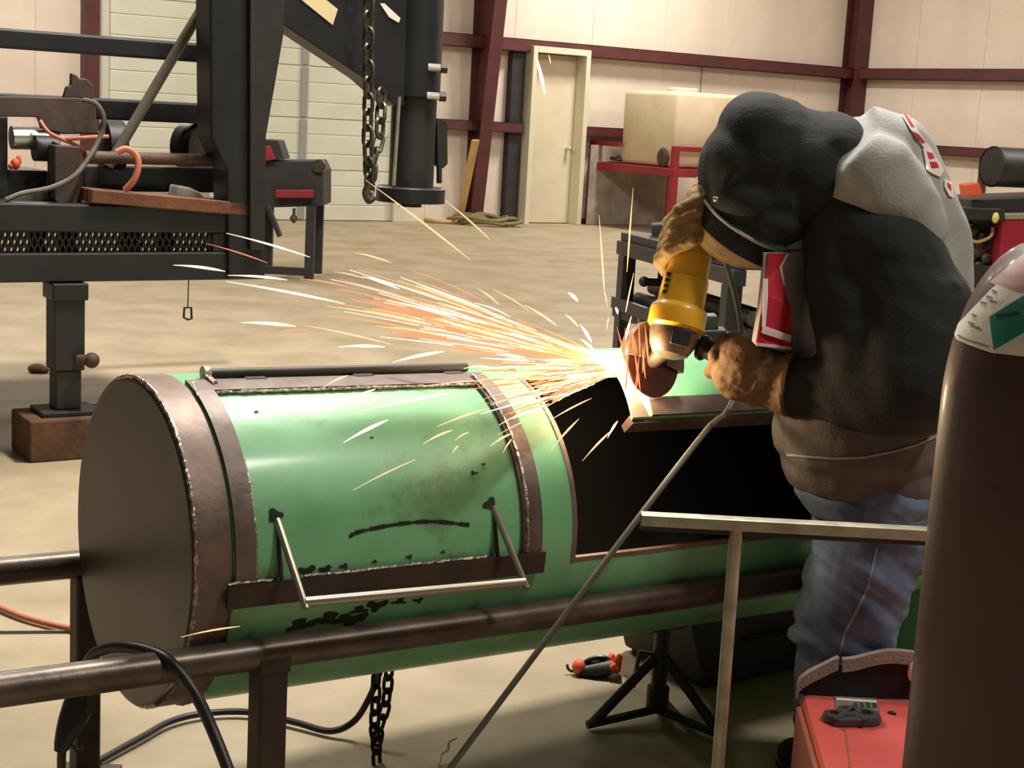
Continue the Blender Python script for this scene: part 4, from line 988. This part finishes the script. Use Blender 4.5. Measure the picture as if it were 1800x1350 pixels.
# boots
def boot(name, heel, toe, ank, m='boot'):
    mb = MB(); d = (toe-heel); 
    mb.ell(heel+ZZ*.045, (.045, .045, .045)); mb.tube([heel+ZZ*.045, heel+d*.55+ZZ*.045, toe+ZZ*.035], [.045, .05, .042], 14); mb.ell(toe+ZZ*.035, (.045, .045, .034))
    mb.tube([heel+d*.12+ZZ*.05, ank], [.052, .058], 14)
    b = bake(mb, name, m, .006, 5, man)
    s = MB(); dd = d.normalized(); sd = Vector((-dd.y, dd.x, 0))
    s.loft([(heel-dd*.045+ZZ*z, sd*.03*k, dd*.0) if False else (heel+d*.5+ZZ*z, (d*.5+dd*.05)*k, sd*.052*k) for z, k in ((0, .97), (.004, 1), (.016, 1), (.02, .97))], 28)
    s.build('boot_sole', 'black_rubber', man); return b
ZBOX = .27
boot('boot', Vector((anL.x+.06, 2.98, .001)), Vector((anL.x-.06, 3.09, .001)), anL+ZZ*.04)
boot('boot', Vector((anR.x+.08, 3.08, .001)), Vector((anR.x-.02, 3.20, .001)), anR+ZZ*.04)
# gloves
def glove(name, palm_ells, fingers, m, r=.014, cuff=None, smooth=4):
    mb = MB()
    for c, rr, axs in palm_ells: mb.ell(c, rr, axs)
    for ch in fingers:
        mb.tube(ch, [r*1.12]*(len(ch)-2)+[r, r*.82], 10)
        for q in ch[:-1]: mb.ell(q, r*1.15, n=10, m=8)
        mb.ell(ch[-1], r*.85, n=10, m=8)
    if cuff: mb.tube(cuff[0], cuff[1], 18)
    return bake(mb, name, m, .0034, 3, man, lambda v, n: fold(v, 26, .0028, (1, 1, 2)))
# near glove, closed round the side handle
HA = P(1238, 612, 3.0); HB = P(1345, 655, 2.925); hd_ = (HB-HA).normalized(); hU = (ZZ-hd_*ZZ.dot(hd_)).normalized(); hV = hd_.cross(hU)
hV = hV if hV.y < 0 else -hV                                      # towards the camera
def rim(s, deg, r): a = math.radians(deg); return HA+hd_*s+hU*(r*math.cos(a))+hV*(r*math.sin(a))
fing = []
for k in range(4):
    s = .048+.0312*k; rr_f = .034+(.002 if k in (1, 2) else -.001)
    fing.append([rim(s+.002, -80, rr_f+.012), rim(s, -30, rr_f+.010), rim(s, 30, rr_f+.007), rim(s-.002, 85, rr_f+.004), rim(s-.004, 135, rr_f), rim(s-.004, 175, rr_f-.002)])
thumb = [rim(.13, 200, .05), rim(.095, 190, .046), rim(.06, 170, .043), rim(.035, 150, .040)]
glove('glove', [(rim(.10, 60, .035), (.052, .036, .044), (hd_, hV, hU)), (rim(.10, 120, .036), (.056, .034, .05), (hd_, hV, hU)), (rim(.125, 170, .034), (.045, .036, .04), (hd_, hV, hU))], fing+[thumb], 'leather_brown', .0148,
      ([rim(.115, 110, .03), P(1345, 668, 2.93), P(1392, 676, 2.905)], [.045, .052, .066]))
# far glove over the back of the grinder
GR = P(1226, 402, 3.05); GH = P(1178, 618, 2.98); gd = (GH-GR).normalized()
gs = Vector((1, 0, 0)); gs = (gs-gd*gs.dot(gd)).normalized(); gv = gd.cross(gs); gv = gv if gv.y < 0 else -gv
def gr(s, deg, r): a = math.radians(deg); return GR+gd*s+gs*(r*math.cos(a))+gv*(r*math.sin(a))     # 0=right, 90=to camera, 180=left
fing = []
for k in range(4):
    s0 = -.022+.0265*k
    fing.append([gr(s0-.045, 60, .050), gr(s0-.020, 100, .058), gr(s0+.004, 140, .060), gr(s0+.022, 180, .058), gr(s0+.036, 215, .054)])
thumb = [gr(-.03, 20, .05), gr(.0, 0, .052), gr(.028, -15, .05), gr(.045, -25, .048)]
glove('glove', [(gr(-.035, 90, .034), (.042, .034, .05), (gs, gv, gd)), (gr(-.055, 60, .012), (.046, .04, .045), (gs, gv, gd))], fing+[thumb], 'leather', .0142,
      ([gr(-.05, 70, .015), P(1236, 372, 3.07), P(1262, 338, 3.12)], [.046, .046, .055]))
# ------------------------------------------------------------------ grinder
gn = thing('angle_grinder', GH, 'yellow angle grinder held against the cut panel', 'grinder')
MB().lathe(GR, [(.018, -.03), (.033, -.025), (.036, .0), (.038, .045), (.0395, .05), (.0395, .055), (.041, .056), (.043, .095), (.044, .10), (.044, .104), (.046, .105), (.048, .165)], 28, ax=gd).build('motor_housing', 'yellow', gn)
MB().lathe(GR, [(.0485, .160), (.056, .168), (.058, .175), (.058, .205), (.052, .212)], 28, ax=gd).build('gear_flange', 'yellow', gn)
for k in range(4): MB().fbox(gr(.11+.012*k, 150, .045), gd, gs, gv, (-.003, .003), (-.004, .004), (-.012, .012)).build('vent_slot', 'machine_dark', gn, smooth=False)
gh_ = MB(); gh_.lathe(GR, [(.050, .205), (.050, .222), (.045, .245), (.036, .262), (.015, .27)], 22, ax=gd)
gh_.build('gear_head', 'gear_metal', gn)
MB().fbox(GR+gd*.225, gd, gs, gv, (-.012, .022), (-.008, .03), (.040, .052)).build('lock_button', 'machine_dark', gn, smooth=False, bev=.003)
sd_ = Vector((-.62, .70, -.25)).normalized(); dcn = GR+gd*.238+sd_*.062
dcn = P(1147, 634, 3.035)
MB().tube([GR+gd*.24, dcn], .018, 14).build('spindle', 'gear_metal', gn)
dsk = MB().lathe(dcn, [(.01, -.002), (.03, -.003), (.074, -.0022), (.076, 0), (.074, .0022), (.03, .001), (.01, .002)], 48, ax=sd_).build('grinding_disc', 'disc', gn, ang=25)
gu, gw = frame_from(sd_); gmb = MB(); vs = []; n = 30
ref = (gd*-1-sd_*(-gd).dot(sd_)).normalized(); rf2 = sd_.cross(ref)
for i in range(n):
    a = math.radians(-95+190*i/(n-1)); d = ref*math.cos(a)+rf2*math.sin(a)
    vs += [dcn+d*.081-sd_*.012, dcn+d*.081+sd_*.014, dcn+d*.078+sd_*.014, dcn+d*.078-sd_*.009, dcn+d*.03-sd_*.009, dcn+d*.03-sd_*.012]
fs = [(i*6+j, i*6+(j+1) % 6, (i+1)*6+(j+1) % 6, (i+1)*6+j) for i in range(n-1) for j in range(6)]+[tuple(range(6)), tuple((n-1)*6+j for j in range(5, -1, -1))]
gmb.add(vs, fs).build('disc_guard', 'gear_metal', gn, ang=30)
hnd = MB().tube([HA-hd_*.045, HA+hd_*.02], .011, 12).build('side_handle', 'machine_dark', gn)
MB().lathe(HA, [(.014, -.012), (.026, -.008), (.027, .0), (.020, .008), (.022, .06), (.021, .16), (.024, .166), (.015, .172)], 20, ax=hd_).build('handle_grip', 'black_rubber', hnd)
tag(MB().tube(spline([GR-gd*.025, P(1262, 420, 3.16), P(1300, 560, 3.20), P(1300, 660, 3.10), P(1280, 720, 2.93), P(1256, 742, 2.86), P(1235, 765, 2.84), P(1130, 900, 2.72), P(960, 1125, 2.60), P(790, 1352, 2.52), P(700, 1470, 2.46), PZ(640, 1560, .03), PZ(600, 1600, .006), PZ(480, 1640, .006)], 8), .0058, 10).build('grinder_cord', 'cord'), 'grey grinder cord running down in front of the tank to the floor', 'cord')
# contact light of the grinding
pl = bpy.data.lights.new('spark_glow', 'POINT'); pl.energy = 12; pl.color = (1, .72, .42); pl.shadow_soft_size = .03
po = bpy.data.objects.new('spark_glow', pl); COL.objects.link(po); po.location = P(1080, 645, 2.985)
# ------------------------------------------------------------------ foreground: T stand, red welder, gas cylinder
YT = 2.5
a = P(1128, 914, YT); b = P(1690, 944, YT); pz = P(1297, 925, YT)
ts = thing('material_stand', Vector((pz.x, YT, 0)), 'galvanized T-shaped material stand in front of the tank opening', 'stand')
L = (b-a).length; t = (b-a).normalized(); u = Vector((0, 1, 0)); n_ = t.cross(u); n_ = n_ if n_.z > 0 else -n_
MB().fbox(a, t, u, n_, (0, L), (0, .004), (-.011, .008)).fbox(a, t, u, n_, (0, L), (.004, .03), (.004, .008)).build('cross_bar', 'galvanized', ts, smooth=False, bev=.001)
MB().fbox(a, t, u, n_, (0, L), (.012, .03), (-.022, .004)).build('bar_underside', 'machine_dark', ts, smooth=False)  # dark strip painted for the shaded underside of the bar
pb = Vector((pz.x+.004, YT+.016, 0))
MB().tube([Vector((pz.x, YT+.016, pz.z-.004)), pb], .0112, 18).build('post', 'galvanized', ts)
MB().lathe(Vector((pz.x, YT+.016, pz.z-.010)), [(.0112, -.004), (.0145, 0), (.0145, .007), (.0112, .009)], 18, cap=False).build('weld_collar', 'weld', ts)
for k in range(3):
    d = Vector((math.cos(k*2.094+.3), math.sin(k*2.094+.3), 0)); MB().tube([pb+ZZ*.12, pb+d*.2+ZZ*.012], .010, 10).build('foot', 'galvanized', ts)
# red welding machine
wx = Vector((math.cos(math.radians(-4)), math.sin(math.radians(-4)), 0)); wy = Vector((-wx.y, wx.x, 0))
WO = PZ(1400, 1222, ZBOX); WO = Vector((WO.x, WO.y, 0)); W1 = .52
wm = thing('welder_case', WO+wx*.25-wy*.25, 'red welding machine case in the lower right foreground', 'machine')
mb = MB().fbox(WO, wx, wy, ZZ, (.012, W1), (-.62, .035), (.03, ZBOX)); mb.build('case', 'machine_red', wm, bev=.014, ang=40)
MB().fbox(WO, wx, wy, ZZ, (0.0, .0115), (-.60, -.01), (.03, ZBOX-.018)).build('side_panel', 'machine_side', wm, smooth=False, bev=.004)
MB().fbox(WO, wx, wy, ZZ, (.03, W1), (-.6, -.02), (0, .03)).build('base', 'machine_dark', wm, smooth=False)
for y in (-.35, -.15): MB().fbox(WO, wx, wy, ZZ, (-.002, .0), (y-.06, y+.06), (.10, .11)).build('vent', 'machine_dark', wm, smooth=False)
wbv = bvh_of(*[o for o in wm.children if o.name.startswith('case')])
bdg = decal('badge', [(1466, 1225), (1540, 1229), (1546, 1252), (1468, 1247)], wbv, 'badge', wm, .0006, 8, .0015)
decal('badge_line', [(1470, 1229), (1541, 1234), (1541, 1238), (1470, 1233)], wbv, 'print_white', wm, .003, 8, .0006)
for k in range(4): decal('badge_mark', [(1500+11*k, 1238), (1506+11*k, 1238), (1508+11*k, 1246), (1501+11*k, 1246)], wbv, 'print_dark', wm, .003, 8, .0006)
decal('seam_line', [(1484, 1282), (1487, 1282), (1496, 1350), (1493, 1350)], wbv, 'machine_side', wm, .0004, 8, .0006)
# black bag with a grey bound edge at the back of the welder top
YG = 2.842
bg = thing('tool_bag', P(1500, 1222, YG), 'black bag with grey bound edge at the back of the red welder', 'bag')
edge = [(1399, 1222), (1403, 1208), (1418, 1196), (1445, 1182), (1471, 1170), (1500, 1166), (1530, 1158), (1560, 1153), (1600, 1156), (1650, 1166), (1690, 1190)]
bz = PZ(1500, 1228, ZBOX).y
sm = spline([P(x, y, YG) for x, y in edge], 4); zb_ = ZBOX+.002
lowr = [Vector((p.x, YG, zb_)) for p in reversed(sm[1:-1])]
mbg = MB(); ring_ = sm+lowr
mbg.prism([Vector((p.x, YG-.01, max(p.z, zb_))) for p in ring_], Vector((0, .022, 0))).build('body', 'boot', bg, smooth=False, bev=.004)
def rimstrip(name, pts, h):
    mb = MB(); vs = []
    for p in pts: vs += [p+Vector((0, -.016, -.004)), p+Vector((0, -.016, h)), p+Vector((0, .0, h)), p+Vector((0, .0, -.004))]
    n = len(pts); fs = [(i*4+j, i*4+(j+1) % 4, (i+1)*4+(j+1) % 4, (i+1)*4+j) for i in range(n-1) for j in range(4)]+[(0, 1, 2, 3), tuple(4*(n-1)+j for j in (3, 2, 1, 0))]
    return mb.add(vs, fs).build(name, 'denim_light', bg, ang=40)
rimstrip('bound_edge', sm[:17], .022); rimstrip('bound_edge', [p-ZZ*.006 for p in sm[17:]], .022)
MB().ell(P(1606, 1180, YG-.015), (.012, .008, .022)).build('white_tab', 'print_white', bg)
# clip left on top
cl = thing('cable_clamp', PZ(1500, 1275, ZBOX), 'grey plastic clamp lying on top of the red welder', 'clamp')
def top(x, y, dz=0): return PZ(x, y, ZBOX+dz)
mb = MB()
for (x, y, r) in ((1465, 1268, .022), (1492, 1262, .026), (1522, 1268, .028)):
    mb.lathe(top(x, y), [(r*.4, .0015), (r, .0015), (r*1.05, .007), (r*.9, .016), (r*.45, .018), (r*.4, .010)], 20)
mb.bar(top(1465, 1268, .008), top(1530, 1268, .008), .02, .012)
mb.build('body', 'dark_plastic', cl)
MB().tube([top(1478, 1255, .012), top(1500, 1244, .016), top(1512, 1256, .014)], .006, 8).build('lever', 'dark_plastic', cl)
for x, y in ((1470, 1264), (1520, 1265)): MB().ell(top(x, y, .017), (.005, .005, .003)).build('rivet', 'machine_dark', cl)
tag(MB().ell(top(1566, 1252, .003), (.007, .004, .003)).ell(top(1572, 1254, .003), (.004, .004, .003)).build('metal_chip', 'machine_dark'), 'tiny dark chip on the welder top right of the badge', 'chip')
# gas cylinder
GY = 1.78; gx = P(1836, 690, GY); gz = gx.z
gc = thing('gas_cylinder', Vector((gx.x, GY, 0)), 'tall maroon gas cylinder with a white and teal label at right edge', 'cylinder')
R0 = .118; prof = [(.02, 0.0), (.108, 0), (.116, .008), (R0, .02)]+[(R0, z) for z in np.linspace(.06, gz-.02, 6)]
hsh = .20
for k in range(1, 13):
    a_ = k/12*math.pi/2*.92; prof.append((R0*(math.cos(a_)*.80+.20), gz-.02+hsh*math.sin(a_)))
go = Vector((gx.x, GY, 0)); cy = MB().lathe(go, prof, 72).build('body', 'gas_paint', gc, ang=30)
zt2 = prof[-1][1]
MB().lathe(go, [(.034, zt2-.006), (.036, zt2), (.036, zt2+.03), (.03, zt2+.034)], 28).build('neck_ring', 'gas_paint', gc)
MB().lathe(go, [(.03, zt2+.03), (.04, zt2+.035), (.04, zt2+.13), (.03, zt2+.16), (.01, zt2+.165)], 28).build('valve_cap', 'gas_shoulder', gc)
cb_ = bvh_of(cy)
def gd_(name, poly, m, off, par=gc, step=6): return decal(name, poly, cb_, m, par, off, step, .0005)
gd_('shoulder_paint', [(1740, 496), (1800, 446), (1836, 430), (1870, 440), (1900, 490), (1895, 515), (1850, 522), (1800, 520), (1752, 502)], 'gas_shoulder', .0002)
lb = gd_('label', [(1679, 588), (1686, 569), (1744, 508), (1753, 501), (1778, 512), (1800, 520), (1850, 526), (1890, 526), (1930, 560), (1936, 590), (1905, 620), (1850, 632), (1800, 627), (1742, 620), (1702, 606), (1683, 597)], 'paper_white', .0008)
gd_('label_line', [(1686, 588), (1702, 596), (1740, 609), (1740, 611), (1702, 599), (1686, 591)], 'print_grey', .0016, lb)
gd_('hazard_edge', [(1739, 555), (1800, 516), (1830, 504), (1905, 560), (1900, 614), (1830, 584), (1800, 592), (1750, 622), (1743, 618)], 'paper_white', .0018, lb)
gd_('hazard_diamond', [(1742, 558), (1800, 522), (1828, 510), (1898, 562), (1894, 606), (1830, 577), (1800, 586), (1749, 616)], 'teal', .0026, lb)
gd_('diamond_text', [(1754, 554), (1792, 550), (1793, 555), (1754, 559)], 'print_dark', .0034, lb)
for (x, y, w) in ((1750, 511, 4), (1741, 521, 5), (1748, 529, 6), (1731, 531, 5), (1715, 553, 4), (1710, 567, 5), (1716, 573, 7), (1722, 577, 5)):
    gd_('label_text', [(x-w, y-1.5), (x+w, y+2), (x+w-1, y+4.5), (x-w-1, y+1)], 'print_grey', .0016, lb, 4)
# ------------------------------------------------------------------ sparks
SRC = (1102, 655, 3.0)
def srun(x0, y0, x1, y1, d0, d1, w, sag=0., n=7):
    pts = []; rs = []
    for i in range(n):
        u = i/(n-1); x = x0+(x1-x0)*u; y = y0+(y1-y0)*u-sag*4*u*(1-u); d = d0+(d1-d0)*u
        pts.append(P(x, y, d)); rs.append(max(.00035, w*(.12+1.1*(math.sin(math.pi*min(1, .04+.96*u**.8))**1.3))))
    return pts, rs
def dep(x): return 3.0-.42*max(0, (1100-x))/700
# single streaks picked out in the photo: (x near the source, y, far x, far y, width px, material)
S = [(545, 452, 398, 410, 5, 'h'), (470, 462, 362, 428, 3, 'o'), (396, 477, 305, 466, 7, 'h'), (688, 462, 622, 444, 4, 'g'), (828, 458, 642, 316, 5, 'g'), (862, 422, 782, 352, 4, 'g'),
     (505, 492, 400, 484, 6, 'h'), (606, 534, 398, 495, 6, 'h'), (612, 504, 526, 490, 4, 'o'), (640, 490, 588, 478, 3, 'g'), (702, 508, 636, 486, 7, 'h'), (520, 574, 424, 567, 8, 'h'), (690, 606, 534, 572, 4, 'g'),
     (540, 580, 492, 584, 3, 'o'), (676, 610, 594, 610, 7, 'h'), (780, 618, 690, 637, 8, 'h'), (878, 536, 838, 506, 4, 'g'), (846, 540, 732, 502, 4, 'g'), (840, 538, 790, 514, 3, 'o'), (905, 566, 862, 558, 4, 'g'),
     (978, 572, 922, 536, 4, 'g'), (1016, 574, 994, 553, 4, 'g'), (1016, 530, 998, 514, 8, 'h'), (1040, 602, 1019, 570, 8, 'h'), (1044, 616, 1020, 596, 7, 'h'), (958, 166, 942, 96, 9, 'h'), (968, 112, 964, 96, 3, 'g'), (1063, 520, 1053, 378, 4, 'g'), (1102, 478, 1113, 330, 4, 'g'), (1100, 548, 1114, 480, 3, 'g'),
     (1062, 512, 1068, 540, 3, 'g'), (1086, 552, 1082, 540, 6, 'h'), (1098, 602, 1110, 556, 6, 'h'), (1070, 558, 1066, 580, 3, 'g'), (612, 660, 570, 680, 5, 'g'), (660, 684, 608, 708, 6, 'h'), (800, 690, 636, 722, 7, 'h'), (682, 738, 604, 778, 8, 'h'), (860, 718, 768, 750, 5, 'g'), (796, 756, 744, 780, 5, 'g'), (824, 760, 800, 774, 3, 'g'), (806, 784, 796, 796, 3, 'g'),
     (730, 808, 620, 862, 3, 'g'), (1018, 736, 966, 794, 5, 'g'), (1086, 740, 1068, 770, 6, 'h'), (1076, 756, 1024, 810, 5, 'g'), (900, 762, 862, 784, 5, 'g'), (900, 772, 884, 796, 4, 'g'), (422, 1101, 318, 1120, 4, 'g'), (960, 724, 876, 764, 4, 'g'), (1040, 700, 962, 742, 4, 'g'), (930, 546, 866, 508, 3, 'g')]
LBL = {(958, 166): 'thick pale spark streak in front of the cream walk door', (968, 112): 'tiny spark streak near the top of the cream walk door', (828, 458): 'long thin spark streak running down from below the safety chain', (862, 422): 'thin spark streak just right of the coupler base',
       (396, 477): 'short thick white spark across the trailer bottom beam', (545, 452): 'white spark streak crossing the trailer beam end and saw stand', (470, 462): 'thin reddish spark streak over the expanded metal end', (422, 1101): 'lone spark streak above the front rail near the tank end',
       (1063, 520): 'near-vertical thin spark streak left of the taller one by the vise', (1102, 478): 'tall near-vertical thin spark streak left of the bench vise', (682, 738): 'thick white spark slanting across the green tank door', (730, 808): 'lowest faint thin spark crossing the green tank door',
       (1076, 756): 'spark slanting over the dark tank opening, lower of two in line', (1086, 740): 'short spark over the dark tank opening, upper of two in line', (1016, 530): 'small fat spark floating highest above the spray near the grinder', (688, 462): 'short lone spark on the floor left of centre, above the spray',
       (520, 574): 'thick white spark left of the spray, farthest left over the floor', (800, 690): 'long white spark across the top of the green tank door', (612, 660): 'short spark over the hinge strap of the tank door'}
MM = {'h': 'spark_hot', 'o': 'spark_orange', 'g': 'spark_gold'}
for (x0, y0, x1, y1, w, m) in S:
    da = dep(x0)+random.uniform(-.05, .05) if y0 < 1000 else 2.28
    if x0 > 940 and y0 < 600: da = 3.05
    if y0 > 640 and y0 < 1000: da = dep(x0)-.36-(.02 if y0 > 700 else 0)
    pts, rs = srun(x0, y0, x1, y1, da, da-.03, w*.5*da/FPX*.62, 2)
    o = MB().tube(pts, rs, 6).build('spark', MM[m])
    tag(o, LBL.get((x0, y0), 'small glowing spark among others at the rim of the main spray' if y0 < 640 else 'small glowing spark among others low over the green tank'), 'spark', 'single sparks flying clear of the spray')
rng = random.Random(11)
dsp = MB()  # glowing streaks put in for the orange reflections on the disc
for k in range(13):
    x = rng.uniform(1096, 1170); y = rng.uniform(588, 660); a = rng.uniform(-.3, .1); l = rng.uniform(30, 80)
    pts, rs = srun(x, y+l*.5, x+a*l, y-l*.5, 2.935, 2.935, rng.uniform(1.2, 2.6)*2.94/FPX*.7, 0, 9); dsp.tube(pts, rs, 5)
o = dsp.build('disc_glints', 'spark_orange'); o['kind'] = 'stuff'; o['label'] = 'orange reflections on the grinding disc, put in as short glowing streaks'; o['category'] = 'sparks'
for nm, m, cnt in (('spark_spray', 'spark_orange', 210), ('spark_spray', 'spark_gold', 150), ('spark_spray', 'spark_hot', 90)):
    mb = MB()
    for k in range(cnt):
        u = rng.random()
        if u < .56: ang = rng.gauss(15, 3.8)            # upper fan
        else: ang = rng.uniform(-27, 12)
        a = math.radians(ang); lo = rng.uniform(0, 1)**1.45
        rmax = 470 if ang > 6 else (320 if ang > -6 else 230)
        r0 = 15+lo*rmax*.75; ln = rng.uniform(35, 190)*(.6+.5*(ang > 6)); 
        x0 = SRC[0]-r0*math.cos(a); y0 = SRC[1]-8-r0*math.sin(a)*1.0; x1 = SRC[0]-(r0+ln)*math.cos(a); y1 = SRC[1]-8-(r0+ln)*math.sin(a)*(.97)
        d0 = dep(x0)-(.0 if ang > 4 else .30*min(1, r0/160)); d1 = dep(x1)-(.0 if ang > 4 else .30*min(1, (r0+ln)/160))
        pts, rs = srun(x0, y0, x1, y1, d0, d1, rng.uniform(.6, 2.1)*d0/FPX*.75, rng.uniform(-1, 5), 6); mb.tube(pts, rs, 5)
    o = mb.build(nm, m); o['kind'] = 'stuff'; o['label'] = {'spark_orange': 'dense orange spray of grinding sparks', 'spark_gold': 'golden spray of grinding sparks', 'spark_hot': 'white-hot core of the grinding sparks'}[m]; o['category'] = 'sparks'
